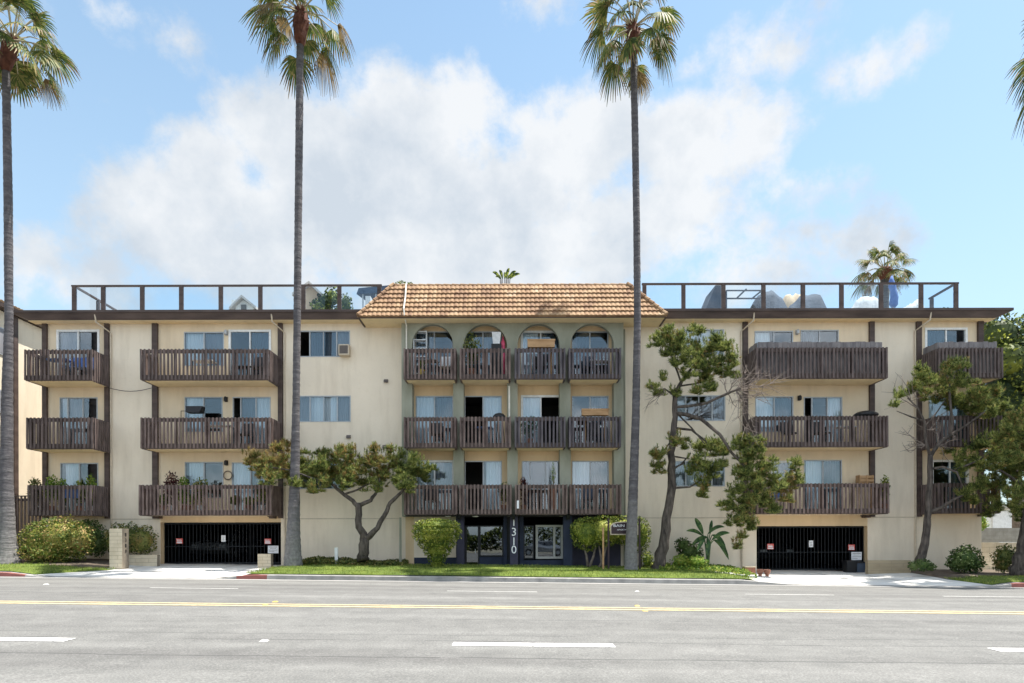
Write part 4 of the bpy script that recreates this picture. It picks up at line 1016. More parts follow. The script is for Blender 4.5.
# ------------------------------------------------------------------ hedges and shrubs
def leafy(name, label, cat, blobs, base, seed, mat, size=.07, dens=420, core=True, trunk=None, group=None, flat=None, parent=None):
    """blobs: (centre, radii) ellipsoids in metres"""
    rs = np.random.RandomState(seed)
    T = thing(name, label, cat, base, group) if parent is None else parent
    L = []; cm = MB()
    for c, r in blobs:
        c = np.array(c, float); r = np.array(r, float); area = 4 * math.pi * ((r[0] * r[1] + r[0] * r[2] + r[1] * r[2]) / 3); n = int(area * dens * .8)
        u = unit(rs, n); f = 1 + (.035 if flat is not None else .10) * np.sin(u[:, :1] * 7 + seed) * np.cos(u[:, 2:] * 6 + seed * 2) + .05 * np.sin(u[:, 1:2] * 13)
        pos = c + u * r * f * rs.uniform(.76 if flat is None else .86, 1.08 if flat is None else 1.03, (n, 1))
        if flat is not None: pos[:, 2] = np.minimum(pos[:, 2], flat + rs.uniform(-.05, .04, n))
        # drop the leaves buried in a neighbouring blob
        keep = np.ones(n, bool)
        for c2, r2 in blobs:
            if c2 is c or (np.array(c2) == c).all(): continue
            keep &= (((pos - np.array(c2)) / (np.array(r2) * .8)) ** 2).sum(1) > 1
        L.append(leaves(rs, pos[keep], u[keep], size * 1.15, .55, 1.0))
        if core:
            i0 = len(cm.v)
            for a in range(7):
                th = math.pi * a / 6
                for b in range(12):
                    ph = 2 * math.pi * b / 12; z = c[2] + r[2] * .70 * math.cos(th)
                    if flat is not None: z = min(z, flat - .08)
                    cm.v.append((c[0] + r[0] * .70 * math.sin(th) * math.cos(ph), c[1] + r[1] * .70 * math.sin(th) * math.sin(ph), z))
            for a in range(6):
                for b in range(12):
                    b2 = (b + 1) % 12; cm.f.append((i0 + a * 12 + b, i0 + (a + 1) * 12 + b, i0 + (a + 1) * 12 + b2, i0 + a * 12 + b2)); cm.m.append(0)
    tri_object('leaves', np.concatenate(L), mat, T, nper=4)
    if core: cm.build('inner_foliage', mat, T)
    if trunk:
        for t in trunk: g = MB(); g.tube([Vector(p) for p in t[0]], t[1], 7, jit=.1, seed=seed); g.build('stem', 'bark_grey', T, smooth=True)
    return T
def eb(px, py, rx, ry, d, dz=.0):
    m_ = d / F; return (tuple(PT(px, py, d)), (rx * m_, min(rx, 30) * m_ * .85, ry * m_))
def gb(px, d): x = X(px, d); return (x, d, yard(x, d))
leafy('hedge', 'big rounded olive green hedge beside the left palm', 'hedge', [eb(42, 541, 20, 20, 24.3), eb(60, 538, 24, 21, 24.3), eb(78, 540, 15, 18, 24.3), eb(50, 552, 28, 12, 24.3)], gb(58, 24.3), 201, 'bush_warm', .075, 480)
leafy('hedge', 'dark hedge in the shade between the big hedge and the block pillar', 'hedge', [eb(92, 537, 13, 17, 25.3), eb(97, 545, 9, 12, 25.3), eb(86, 528, 10, 8, 25.3)], gb(92, 25.3), 202, 'bush_dark', .075, 420)
leafy('hedge', 'rounded dark hedge behind the block number pillar by the left garage', 'hedge', [eb(125, 538, 18, 15, 25.2), eb(142, 541, 14, 15, 25.2), eb(112, 542, 8, 10, 25.0)], gb(132, 25.2), 203, 'bush_olive', .07, 480)
# goblet hedge
d = 24.1; m_ = d / F; bl_ = []
for q, rr_ in ((526, 23), (531, 24.5), (537, 23), (544, 18.5), (551, 14), (558, 9.5), (564, 6)): bl_.append((tuple(PT(437, q, d)), (rr_ * m_, rr_ * m_ * .85, 7.5 * m_)))
leafy('hedge', 'goblet shaped clipped hedge with a flat yellow green top left of the entrance', 'hedge', bl_, gb(437, d), 204, 'bush_yellow', .06, 560, flat=Z(518.5, 437, d))
d = 24.88; bl_ = [eb(588, 534, 17, 17, d), eb(604, 531, 20, 16, d), eb(625, 530, 20, 15, d), eb(640, 535, 11, 18, d), eb(580, 530, 10, 11, d)]
tk = []
for px0, px1 in ((588, 583), (589, 596), (599, 607), (602, 598), (640, 641)):
    a = PT(px0, 575, d); a.z = yard(a.x, d); tk.append(([a, PT((px0 + px1) / 2 + 1, 556, d), PT(px1, 543, d)], [.06, .045, .03]))
leafy('hedge', 'umbrella shaped clipped hedge on bare stems behind the name board', 'hedge', bl_, gb(600, d), 205, 'bush_yellow', .06, 560, flat=Z(514.5, 600, d), trunk=tk)
leafy('shrub', 'round dark green shrub between the two right pines', 'shrub', [eb(966, 559, 15, 13, 24.0), eb(960, 563, 12, 9, 24.0), eb(974, 564, 9, 8, 24.)], gb(966, 24), 206, 'bush_dark', .085, 380)
leafy('shrub', 'yellow green shrub against the thick pine at the right edge', 'shrub', [eb(1006, 557, 12, 12, 24.2), eb(1003, 565, 9, 8, 24.2)], gb(1006, 24.2), 207, 'bush_olive', .08, 380)
leafy('shrub', 'small low shrub at the foot of the tall bare pine stem', 'shrub', [eb(922, 565, 10, 6, 23.6), eb(914, 566, 6, 5, 23.6), eb(930, 567, 6, 4, 23.6)], gb(922, 23.6), 208, 'bush_dark', .07, 420)
leafy('shrub', 'dark shrub at the foot of the leaning pine', 'shrub', [eb(690, 553, 13, 10, 25.2), eb(683, 545, 8, 7, 25.2)], gb(688, 25.2), 209, 'bush_dark', .09, 320)
leafy('shrub', 'bright low shrub between the leaning pine and the paddle leaved plant', 'shrub', [eb(697, 562, 11, 6, 24.2), eb(680, 561, 9, 6, 24.3)], gb(690, 24.2), 210, 'leaf_bright', .09, 280)
leafy('shrub', 'small yellow green shrub right behind the palm at the name board', 'shrub', [eb(647, 560, 6, 9, 24.6), eb(652, 566, 5, 5, 24.6)], gb(648, 24.6), 211, 'bush_yellow', .08, 300)
leafy('shrub', 'tuft of bright leaves at the right tip of the long lawn', 'shrub', [eb(742, 574, 7, 4, 22.4), eb(752, 576, 5, 3, 22.4)], gb(745, 22.4), 212, 'leaf_bright', .08, 300, core=False)
# ground cover under the left pine (stuff)
rs = np.random.RandomState(77); n = 9000
xx = rs.uniform(X(302, 25), X(405, 25), n); yy = rs.uniform(24.35, 25.95, n)
hh = .10 + .13 * (np.sin(xx * 3.1) * np.cos(yy * 4) * .5 + .5) + .12 * np.exp(-((xx - X(320, 25)) / .7) ** 2)
zz = np.array([yard(a, b) for a, b in zip(xx, yy)]) + hh * rs.uniform(.1, 1, n)
tag(tri_object('ground_cover', leaves(rs, np.stack([xx, yy, zz], 1), np.tile([0, 0, 1.], (n, 1)), .085, .6, .9), 'bush_olive', nper=4, kind='stuff'), 'leafy ground cover along the wall under the left pine', 'ground cover')
n = 3500; xx = rs.uniform(X(655, 24.6), X(742, 24.6), n); yy = rs.uniform(23.6, 25.9, n); zz = np.array([yard(a, b) for a, b in zip(xx, yy)]) + rs.uniform(.02, .20, n)
tag(tri_object('ground_cover', leaves(rs, np.stack([xx, yy, zz], 1), np.tile([0, 0, 1.], (n, 1)), .10, .45, .9), 'leaf_bright', nper=4, kind='stuff'), 'low leafy plants around the foot of the leaning pine', 'ground cover')

def paddle(mb, base, tip, w, arch, midx=0, seed=0):
    """big leaf on a stalk, arching from base to tip"""
    base = Vector(base); tip = Vector(tip); ax = tip - base; sd = ax.cross(Vector((.15, 1, .3))).normalized()
    pts = []
    for k in range(9):
        t = k / 8; pts.append(base.lerp(tip, t) + Vector((0, 0, arch * math.sin(math.pi * t))))
    for k in range(8):
        t0, t1 = k / 8, (k + 1) / 8; w0 = w * math.sin(math.pi * min(1, t0 * .93 + .05)) ** .7; w1 = w * math.sin(math.pi * min(1, t1 * .93 + .05)) ** .7
        if k == 7: w1 = 0.002
        for s_ in (-1, 1):
            e0 = pts[k] + sd * s_ * w0 + Vector((0, 0, .35 * w0)); e1 = pts[k + 1] + sd * s_ * w1 + Vector((0, 0, .35 * w1))
            mb.face([pts[k], pts[k + 1], e1, e0] if s_ > 0 else [pts[k], e0, e1, pts[k + 1]])
d = 24.6; b0 = gb(708, d)
Tb = thing('paddle_leaved_plant', 'large plant with long dark paddle leaves against the wall left of the right garage', 'plant', b0)
g = MB(); st = MB(); hub = PT(707, 548, d)
for (a, b), (c, e), w, ar in (((703, 534), (695, 518), .13, .02), ((703, 536), (686, 531), .10, .08), ((708, 534), (725, 527), .10, .10), ((712, 540), (730, 533), .12, .08), ((714, 540), (729, 560), .13, .16), ((707, 537), (692, 545), .14, .03), ((709, 541), (707, 556), .13, .0), ((712, 535), (726, 548), .11, .10), ((704, 540), (697, 552), .11, .05), ((710, 534), (712, 520), .09, .0)):
    dz = rnd.uniform(-.35, .35); p = PT(a, b, d + dz * .4); q = PT(c, e, d + dz); g = MB(); paddle(g, p, q, w * .72, ar); g.build('leaf', 'leaf_big', Tb); st.tube([Vector(b0) + Vector((0, 0, .1)), hub.lerp(p, .5), p], [.03, .025, .015], 5)
st.build('stem', 'leaf_big', Tb)
d = 33; b0 = PT(505, 300, d)
Tb = thing('paddle_leaved_plant', 'top of a grey green paddle leaved plant poking above the tiled roof', 'plant', (b0.x, d, 10.45))
g = MB(); st = MB()
for (c, e) in ((493, 272), (496, 277), (500, 270), (510, 268), (517, 271), (521, 274), (506, 272), (513, 277)):
    p = PT(505 + (c - 505) * .35, 279, d); g = MB(); paddle(g, p, PT(c, e, d + rnd.uniform(-.3, .3)), .075, .08); g.build('leaf', 'leaf_bg', Tb); st.tube([(b0.x, d, 10.45), p], [.04, .02], 5)
st.build('stem', 'bark_grey', Tb)

# ------------------------------------------------------------------ pots and things on the balconies
def potted(px, zfl, d, r, h, lab, mat='leaf_bright', pot='terracotta', pr=.12, ph=.22, size=.08, n=260, seed=1, zpot=None):
    x = X(px, d); rs = np.random.RandomState(seed); T = thing('potted_plant', lab, 'potted plant', (x, d, zfl))
    g = MB(); g.lathe((x, d, zfl), [(pr * .7, 0), (pr, ph * .85), (pr * 1.12, ph * .86), (pr * 1.12, ph), (pr * .9, ph)], 14); g.build('pot', pot, T)
    u = unit(rs, n); n = int(n * 2.2); u = unit(rs, n); pos = np.array([x, d, zfl + ph + h * .58]) + u * np.array([r * 1.15, r * .8, h * .55]) * rs.uniform(.2, 1, (n, 1)) ** .8; size *= 1.15
    tri_object('foliage', leaves(rs, pos, u, size, .5, .7), mat, T, nper=4)
    s = MB()
    for k in range(5): q = pos[k * 3]; s.tube([(x, d, zfl + ph - .02), ((x + q[0]) / 2, (d + q[1]) / 2, zfl + ph + .3 * h), tuple(q)], .009, 4)
    s.build('stem', 'bark_grey', T); return T
FL = [z + .172 for z in ZB]; yb = 25.1
for i, (px, hh, r, mt, lab) in enumerate(((35, 1.12, .24, 'bush_olive', 'reddish green potted plant at the left end of the lowest far left balcony'), (52, 1.2, .26, 'leaf_bright', 'tall green potted plant over the rail, second on the lowest far left balcony'),
        (62, 1.05, .24, 'leaf_bright', 'bushy green potted plant in the middle of the lowest far left balcony'), (80, 1.02, .2, 'bush_yellow', 'yellow green potted plant near the right corner of the lowest far left balcony'), (91, 1.25, .2, 'leaf_bright', 'spiky potted plant at the right corner of the lowest far left balcony'),
        (164, .5, .16, 'leaf_bright', 'small potted plant with its leaves between the slats, left end of the plant filled balcony'), (172, 1.32, .3, 'leaf_red', 'dark red leaved potted plant on the plant filled balcony above the left garage'), (184, 1.12, .22, 'leaf_bright', 'pale green potted plant right of the dark red one above the left garage'),
        (200, 1.12, .30, 'bush_warm', 'orange green potted plant in the middle of the balcony above the left garage'), (188, .55, .3, 'leaf_bright', 'trailing potted plant seen through the slats below the orange green one'), (236, .45, .22, 'bush_yellow', 'low yellow flowering potted plant behind slats above the left garage gate'),
        (249, .4, .2, 'leaf_bright', 'low leafy potted plant behind the slats near the right end above the left garage'), (262, .95, .22, 'bush_yellow', 'climbing potted plant at the right end of the balcony above the left garage'))):
    potted(px, FL[0], yb + rnd.uniform(0, .3), r, hh - .1, lab, mt, 'terracotta' if i % 2 else 'fridge', .13, .24, .09, 300, 300 + i)
potted(885, FL[0], 25.0, .16, 1.0, 'small yellow green potted plant at the right end above the right garage', 'bush_yellow', seed=330)
potted(524, FL[0], 25.1, .18, .98, 'dry leaved potted plant in a clay pot, left side of the third lowest arcade balcony', 'leaf_red', seed=331)
potted(553.5, FL[0], 25.0, .08, .9, 'clay potted seedling at the rail of the third lowest arcade balcony', 'leaf_bright', 'terracotta', .14, .9, .05, 80, 332)
potted(472, FL[2], 25.1, .32, 1.3, 'dry grey green potted shrub under the second arch', 'bush_olive', 'terracotta', .16, .3, .09, 300, 333)
potted(422, FL[2], 25.0, .12, .35, 'small potted plant in a yellow pot behind the rail under the first arch', 'leaf_bright', 'marker_y', .12, .25, .06, 100, 334)
potted(504, FL[0], 25.0, .2, .8, 'leafy potted plant behind the rail, right side of the second lowest arcade balcony', 'bush_olive', seed=335)
potted(530, FL[1], 25.1, .35, .8, 'wide green potted plant behind the rail, third arcade balcony of the middle floor', 'leaf_big', seed=336)
# wooden planter boxes resting on rails
def planter_box(p0, p1, q0, q1, d, lab):
    x0, x1, z0, z1 = X(p0, d), X(p1, d), Z(q1, p0, d), Z(q0, p0, d); T = thing('planter_box', lab, 'planter box', ((x0 + x1) / 2, d, z0))
    g = MB(); g.box(x0, x1, d - .12, d - .10, z0, z1); g.box(x0, x1, d + .10, d + .12, z0, z1); g.box(x0, x0 + .02, d - .098, d + .098, z0, z1); g.box(x1 - .02, x1, d - .098, d + .098, z0, z1); g.box(x0 + .02, x1 - .02, d - .098, d + .098, z0, z0 + .02)
    g.box(x0 - .02, x1 + .02, d - .135, d - .122, z1 - .05, z1 + .01); g.build('box_body', 'planter_wood', T)
    s = MB(); s.box(x0 + .021, x1 - .021, d - .097, d + .097, z1 - .06, z1 - .03); s.build('soil_fill', 'soil', T)
    l = MB(); l.box(x0 + .1, x0 + .16, d - .05, d + .05, FLz(z0), z0 - .002); l.build('leg', 'planter_wood', T); l = MB(); l.box(x1 - .16, x1 - .1, d - .05, d + .05, FLz(z0), z0 - .002); l.build('leg', 'planter_wood', T)
def FLz(z): return max(f for f in FL if f < z)
planter_box(528, 555, 340.3, 348.0, 25.05, 'long raw wood planter box above the rail under the third arch')
planter_box(582, 608.5, 409.5, 415.8, 25.05, 'long raw wood planter box above the rail, rightmost arcade balcony of the middle floor')
# chairs, tables, grills
def chair(px, lv, d, mat, lab, face=1):
    x = X(px, d); z = FL[lv]; T = thing('balcony_chair', lab, 'chair', (x, d, z), 'balcony chairs')
    s = MB(); s.box(x - .24, x + .24, d - .24, d + .24, z + .42, z + .46); s.build('seat', mat, T)
    b = MB(); b.hexa([(x - .24, d + .22 * face, z + .47), (x + .24, d + .22 * face, z + .47), (x + .24, d + .25 * face, z + .47), (x - .24, d + .25 * face, z + .47)][::face], [(x - .24, d + .32 * face, z + .95), (x + .24, d + .32 * face, z + .95), (x + .24, d + .35 * face, z + .95), (x - .24, d + .35 * face, z + .95)][::face]); b.build('backrest', mat, T)
    for a in (-.22, .22):
        for c in (-.22, .22):
            l = MB(); l.tube([(x + a, d + c, z), (x + a, d + c, z + .42)], .018, 6); l.build('leg', 'dark', T)
for px, lv, m1, lab in ((72, 2, 'blue_cloth', 'blue chair behind the rail on the top far left balcony'), (84, 2, 'blue_cloth', 'second blue chair, nearer the corner on the top far left balcony'), (245, 1, 'dark', 'dark chair before the door on the middle balcony above the left garage'),
        (258, 2, 'dark', 'dark chair by the white door on the top balcony of the left wing'), (436, 1, 'dark', 'dark chair behind the slats on the leftmost middle arcade balcony'), (446, 2, 'fridge', 'pale chair behind the slats under the first arch'),
        (540, 2, 'dark', 'dark chair behind the slats under the third arch'), (590, 2, 'cover', 'grey chair behind the slats under the fourth arch'), (595, 1, 'dark', 'dark chair on the rightmost middle arcade balcony'),
        (790, 1, 'dark', 'dark chair behind the rail, left part of the middle right wing balcony'), (822, 1, 'dark', 'dark chair before the curtained door on the middle right wing balcony'), (780, 0, 'blue_cloth', 'blue chair behind the slats above the right garage'), (590, 0, 'cover', 'grey chair on the rightmost lowest arcade balcony'), (430, 0, 'dark', 'dark chair on the leftmost lowest arcade balcony')):
    chair(px, lv, 25.35, m1, lab)
def table(px, lv, d, w, h, mat, lab):
    x = X(px, d); z = FL[lv]; T = thing('balcony_table', lab, 'table', (x, d, z), 'balcony tables')
    s = MB(); s.box(x - w / 2, x + w / 2, d - .25, d + .25, z + h - .03, z + h); s.build('tabletop', mat, T)
    for a in (-w / 2 + .04, w / 2 - .04):
        for c in (-.2, .2): l = MB(); l.tube([(x + a, d + c, z), (x + a, d + c, z + h - .03)], .015, 6); l.build('leg', 'dark', T)
table(60, 2, 25.3, .9, .75, 'blue_cloth', 'blue topped table on the top far left balcony'); table(220, 1, 25.35, 1.0, .8, 'fridge', 'white table before the dark window, middle balcony of the left wing')
table(205, 2, 25.35, .8, .7, 'fridge', 'white table under the window on the top balcony of the left wing'); table(430, 2, 25.35, .7, .7, 'alu', 'metal table behind the rail under the first arch'); table(485, 1, 25.35, .6, .7, 'blue_cloth', 'blue table on the second middle arcade balcony')
table(600, 2, 25.5, .8, .7, 'fridge', 'white table under the fourth arch'); table(845, 1, 25.4, .7, .7, 'curtain', 'white table on the middle right wing balcony')
# barbecue grills
def grill(px, lv, d, lab, zt=None, w=.5):
    x = X(px, d); z = FL[lv]; T = thing('barbecue_grill', lab, 'grill', (x, d, z)); h = (zt - z - .18) if zt else .85
    b = MB(); pr = [(.05, 0), (w * .42, .02), (w * .5, .10), (w * .48, .16), (w * .34, .24), (w * .1, .28)]
    b.lathe((x, d, z + h - .1), pr, 18); b.build('lid', 'black', T)
    for a in (0, 2.1, 4.2): l = MB(); l.tube([(x + .22 * math.cos(a), d + .22 * math.sin(a), z), (x + .12 * math.cos(a), d + .12 * math.sin(a), z + h - .07)], .015, 6); l.build('leg', 'dark', T)
    return T
grill(499.5, 1, 25.15, 'black kettle grill showing above the rail of the second middle arcade balcony', Z(413, 500, 25.15))
grill(866, 1, 25.25, 'low black grill at the right end of the middle right wing balcony', Z(411, 866, 25.25), .9)
# awning-like grill hood on the left wing's middle balcony
x = X(195.5, 25.3); z = FL[1]; T = thing('barbecue_cart', 'black hooded barbecue cart before the window of the middle left wing balcony', 'grill', (x, 25.3, z))
g = MB(); g.hexa([(x - .28, 25.1, Z(413, 195, 25.3)), (x + .25, 25.1, Z(413, 195, 25.3)), (x + .25, 25.5, Z(413, 195, 25.3)), (x - .28, 25.5, Z(413, 195, 25.3))], [(x - .33, 25.2, Z(406.5, 195, 25.3)), (x + .33, 25.2, Z(406.5, 195, 25.3)), (x + .33, 25.45, Z(406.5, 195, 25.3)), (x - .33, 25.45, Z(406.5, 195, 25.3))]); g.build('hood', 'black', T)
g = MB()
for a in (-.55, -.25, .3): g.tube([(x + a, 25.3, z), (x + a, 25.3, Z(411, 195, 25.3))], .012, 5)
g.tube([(x - .55, 25.3, Z(411, 195, 25.3)), (x + .3, 25.3, Z(411, 195, 25.3))], .012, 5); g.build('stand', 'dark', T)
# crate above the right garage
x0, x1 = X(858, 25.5), X(872, 25.5); z0 = FL[0]; z1 = Z(475.3, 865, 25.5)
T = thing('wooden_crate', 'slatted wooden crate at the right end of the balcony above the right garage', 'crate', ((x0 + x1) / 2, 25.5, z0))
g = MB()
for k in range(3): g.box(x0, x1, 25.35, 25.37, z1 - .12 - .14 * k, z1 - .02 - .14 * k)
g.box(x0, x0 + .03, 25.372, 25.65, z1 - .4, z1); g.box(x1 - .03, x1, 25.372, 25.65, z1 - .4, z1); g.box((x0 + x1) / 2 - .02, (x0 + x1) / 2 + .02, 25.33, 25.348, z1 - .4, z1); g.box(x0, x1, 25.652, 25.67, z1 - .4, z1); g.build('slats', 'planter_wood', T)
g = MB()
for a in (x0 + .03, x1 - .03): g = MB(); g.tube([(a, 25.5, z0), (a, 25.5, z1 - .4)], .02, 5); g.build('leg', 'planter_wood', T)
# shelf rack under first arch
x0, x1, z0, z1 = X(414, 25.7), X(427.5, 25.7), FL[2], Z(331.5, 420, 25.7)
T = thing('shelf_rack', 'white shelf rack leaning under the first arch', 'shelf', ((x0 + x1) / 2, 25.7, z0)); g = MB()
for a in (x0, x1 - .03): g.box(a, a + .03, 25.6, 25.9, z0, z1)
g.build('upright', 'fridge', T); k = z1 - .04
while k > z0 + .1: g = MB(); g.box(x0 + .031, x1 - .031, 25.6, 25.9, k, k + .03); k -= .33; g.build('shelf', 'fridge', T)
x = X(497, 25.6); z0 = FL[2]; T = thing('storage_bin', 'white storage bin stacked high under the second arch', 'bin', (x, 25.6, z0)); g = MB()
zt_ = Z(333.5, 496, 25.6); g.hexa([(x - .13, 25.45, zt_ - .45), (x + .13, 25.45, zt_ - .45), (x + .13, 25.7, zt_ - .45), (x - .13, 25.7, zt_ - .45)], [(x - .18, 25.4, zt_), (x + .18, 25.4, zt_), (x + .18, 25.75, zt_), (x - .18, 25.75, zt_)]); g.build('bin_body', 'fridge', T)
g = MB(); g.box(x - .2, x + .2, 25.42, 25.8, z0, zt_ - .452); g.build('cabinet', 'black', T)
x = X(503.5, 25.6); g = MB(); zz_ = Z(340, 503, 25.6); g.lathe((x, 25.62, FL[2]), [(.05, 0), (.09, .1), (.09, zz_ - FL[2] - .1), (.04, zz_ - FL[2]), (.02, zz_ - FL[2] + .15)], 10); rebase(tag(g.build('rolled_mat', 'pink'), 'bright pink rolled mat standing at the right side of the second arch', 'mat'), (x, 25.62, FL[2]))
# hose hoop on wall
g = MB(); x, z = X(228.5), Z(475.5, 228); pts = [(x + .17 * math.cos(a), WALL - .05, z + .17 * math.sin(a)) for a in frange(0, 2 * math.pi, 25)]; g.tube(pts, .02, 6, cap=False)
rebase(tag(g.build('wreath', 'hose'), 'thin dark hoop wreath hung between window and door above the left garage', 'wreath'), (x, WALL - .05, z - .17))
x, z = X(227), Z(463.5, 227)
# air conditioner
x0, x1, z0, z1 = X(341), X(351.3), Z(357, 346), Z(346.5, 346)
T = thing('air_conditioner', 'beige window air conditioner at the right end of the top window left of the arcade', 'air conditioner', ((x0 + x1) / 2, WALL - .1, z0))
g = MB(); g.box(x0, x1, WALL - .32, WALL + .1, z0, z1); g.build('casing', 'beige_pipe', T); g = MB()
g.box(x0 + .04, x1 - .04, WALL - .325, WALL - .321, z0 + .05, z1 - .05); g.build('grille', 'hose', T)
# blue cloth on lowest left balcony
g = MB(); x0, x1 = X(60, 24.95), X(77, 24.95); z0, z1 = Z(498, 68, 24.95), Z(488, 68, 24.95); n = 16
for k in range(n):
    a, b = x0 + (x1 - x0) * k / n, x0 + (x1 - x0) * (k + 1) / n; y_a, y_b = 25.02 + .02 * math.sin(k * 1.3), 25.02 + .02 * math.sin((k + 1) * 1.3)
    g.face([(a, y_a, z0), (b, y_b, z0), (b, y_b, z1), (a, y_a, z1)]); g.face([(a, y_a + .02, z1), (b, y_b + .02, z1), (b, y_b + .02, z0), (a, y_a + .02, z0)])
rebase(tag(g.build('hanging_cloth', 'blue_cloth'), 'blue cloth hung inside the slats of the lowest far left balcony', 'cloth'), (x0, 25.0, z0))

# ------------------------------------------------------------------ things on the roof and beyond it
def draped(name, label, cat, p0, p1, ytop, d, mat, prof, dep=.9, seed=0, base_z=None):
    """a draped cover: ridge profile in measured px along x, real depth"""
    zb = RT + .035 if base_z is None else base_z; rs = random.Random(seed); n = 12; g = MB(); rows = []; jx = [rs.uniform(.97, 1.03) for _ in range(13)]
    for j in range(7):
        v = j / 6; row = []
        for k in range(n + 1):
            u = k / n; px = p0 + (p1 - p0) * u; zt = Z(lerpc(u, prof), px, d); hgt = (zt - zb) * (math.sin(math.pi * v) ** .35 if 0 < v < 1 else 0)
            row.append((X(px, d) + rs.uniform(-.03, .03), d + (v - .5) * dep + rs.uniform(-.03, .03), zb + max(0, hgt) * jx[k] * rs.uniform(.985, 1.01)))
        rows.append(row)
    g.v = [p for r_ in rows for p in r_]
    for j in range(6):
        for k in range(n): q = j * (n + 1) + k; g.f.append((q, q + 1, q + n + 2, q + n + 1)); g.m.append(0)
    return rebase(tag(g.build(name, mat, smooth=True), label, cat), (X((p0 + p1) / 2, d), d, zb))
draped('covered_furniture', 'tall hunched grey blue furniture cover on the right roof terrace', 'furniture cover', 753, 786, 0, 29, 'cover', [(0, 304), (.15, 296), (.35, 291), (.6, 291), (.8, 296), (1, 309)], 1.3, 1)
draped('covered_furniture', 'lower grey blue furniture cover right of the hunched one on the roof', 'furniture cover', 788, 824, 0, 29, 'cover', [(0, 309), (.3, 298), (.5, 295), (.8, 294), (.95, 298), (1, 309)], 1.3, 2)
draped('covered_furniture', 'beige furniture cover between the two grey blue ones on the roof', 'furniture cover', 783, 806, 0, 31, 'tan_cloth', [(0, 300), (.15, 294), (.85, 294), (1, 309)], 1., 3)
draped('covered_furniture', 'white furniture cover left of the folded blue umbrella on the roof', 'furniture cover', 850, 878, 0, 28.5, 'cover_white', [(0, 309), (.3, 298), (.45, 297), (.95, 297), (1, 300)], 1., 4)
draped('covered_furniture', 'low white furniture cover right of the folded blue umbrella on the roof', 'furniture cover', 903, 921, 0, 28.5, 'cover_white', [(0, 309), (.7, 301), (.9, 299), (1, 304)], 1., 5)
# slanted grey screen
d = 30; g = MB(); a = PT(692, 309, d); b = PT(723, 309, d); c = PT(723, 284, d); a.z = b.z = RT + .035; c2 = PT(717, 284, d)
for dy in (0,): g.hexa([a, b, Vector((b.x, d + 1.6, b.z)), Vector((a.x, d + 1.6, a.z))], [c2, c, Vector((c.x, d + 1.6, c.z)), Vector((c2.x, d + 1.6, c2.z))])
T = rebase(tag(g.build('stair_hood', 'cover'), 'slanted grey blue stair hood at the left of the right roof terrace', 'stair hood'), (b.x, d, b.z))
# metal canopy frame
d = 28.5; T = thing('canopy_frame', 'thin grey metal frame between the slanted hood and the hunched cover on the roof', 'frame', (X(744, d), d, RT + .03)); g = MB()
for q in (290.5, 298.5): g.tube([PT(727, q, d), PT(762, q, d)], .035, 6)
g.tube([PT(737, 298.5, d), PT(747, 289, d)], .035, 6); g.tube([PT(752, 299, d), PT(762, 291, d)], .035, 6); g.build('rail', 'cover', T)
g = MB()
for p in (727, 762): a = PT(p, 290.5, d); g.tube([a, (a.x, d, RT + .03)], .03, 6)
g.build('post', 'cover', T)
# folded umbrella
d = 28; x = X(893.5, d); T = thing('folded_umbrella', 'folded blue patio umbrella on the right roof terrace', 'umbrella', (x, d, RT + .03))
g = MB(); zt_ = Z(276, 893, d); zb_ = Z(307, 893, d); pts = [(.10, 0), (.17, .12), (.16, .4), (.12, .7), (.15, .9), (.09, 1.15), (.03, zt_ - zb_)]; g.tube([(x + .06 * math.sin(z_ * 4), d, zb_ + z_) for r_, z_ in pts], [r_ for r_, z_ in pts], 14, jit=.3, seed=4); g.build('canopy', 'blue_cloth', T, smooth=True)
g = MB(); g.tube([(x, d, RT + .03), (x, d, zt_ + .05)], .025, 8); g.build('pole', 'alu', T); g = MB(); g.lathe((x, d, RT + .03), [(.28, 0), (.28, .06), (.05, .1)], 16); g.build('base', 'dark', T)
g = MB(); x = X(846, 28); g.lathe((x, 28, RT + .03), [(.16, 0), (.14, .25), (.2, .3), (.2, .36), (.1, .4)], 12); rebase(tag(g.build('roof_vent', 'hose'), 'small round capped vent left of the white cover on the roof', 'vent'), (x, 28, RT + .03))
potted(944.5, RT + .03, 28.2, .42, .62, 'potted bush at the right end of the roof terrace', 'leaf_big', 'cover', .2, .25, .11, 420, 340)
# left roof
d = 60; rz = .3
def gable_house(name, label, p0, p1, pe, ridge, eave, d, wall, roof, dep, extra=None):
    x0, x1 = X(p0, d), X(p1, d); ze_, zr_ = Z(eave, p0, d), Z(ridge, p0, d); xm = X(pe, d)
    T = thing(name, label, 'house', ((x0 + x1) / 2, d, .3)); g = MB()
    g.hexa([(x0, d, .3), (x1, d, .3), (x1, d + dep, .3), (x0, d + dep, .3)], [(x0, d, ze_), (x1, d, ze_), (x1, d + dep, ze_), (x0, d + dep, ze_)])
    g.hexa([(x0, d, ze_), (x1, d, ze_), (xm, d, zr_ - .05)], [(x0, d + dep, ze_), (x1, d + dep, ze_), (xm, d + dep, zr_ - .05)]); g.build('wall', wall, T)
    r = MB(); o = .35
    for xa in (x0 - o, x1 + o):
        zz = ze_ - o * (zr_ - ze_) / abs(xm - (x0 if xa < xm else x1)); lo, hi = ((xa, zz), (xm, zr_))
        r.hexa([(lo[0], d - .4, lo[1]), (hi[0], d - .4, hi[1]), (hi[0], d + dep, hi[1]), (lo[0], d + dep, lo[1])], [(lo[0], d - .4, lo[1] + .2), (hi[0], d - .4, hi[1] + .2), (hi[0], d + dep, hi[1] + .2), (lo[0], d + dep, lo[1] + .2)])
    r.build('roof', roof, T); return T, g
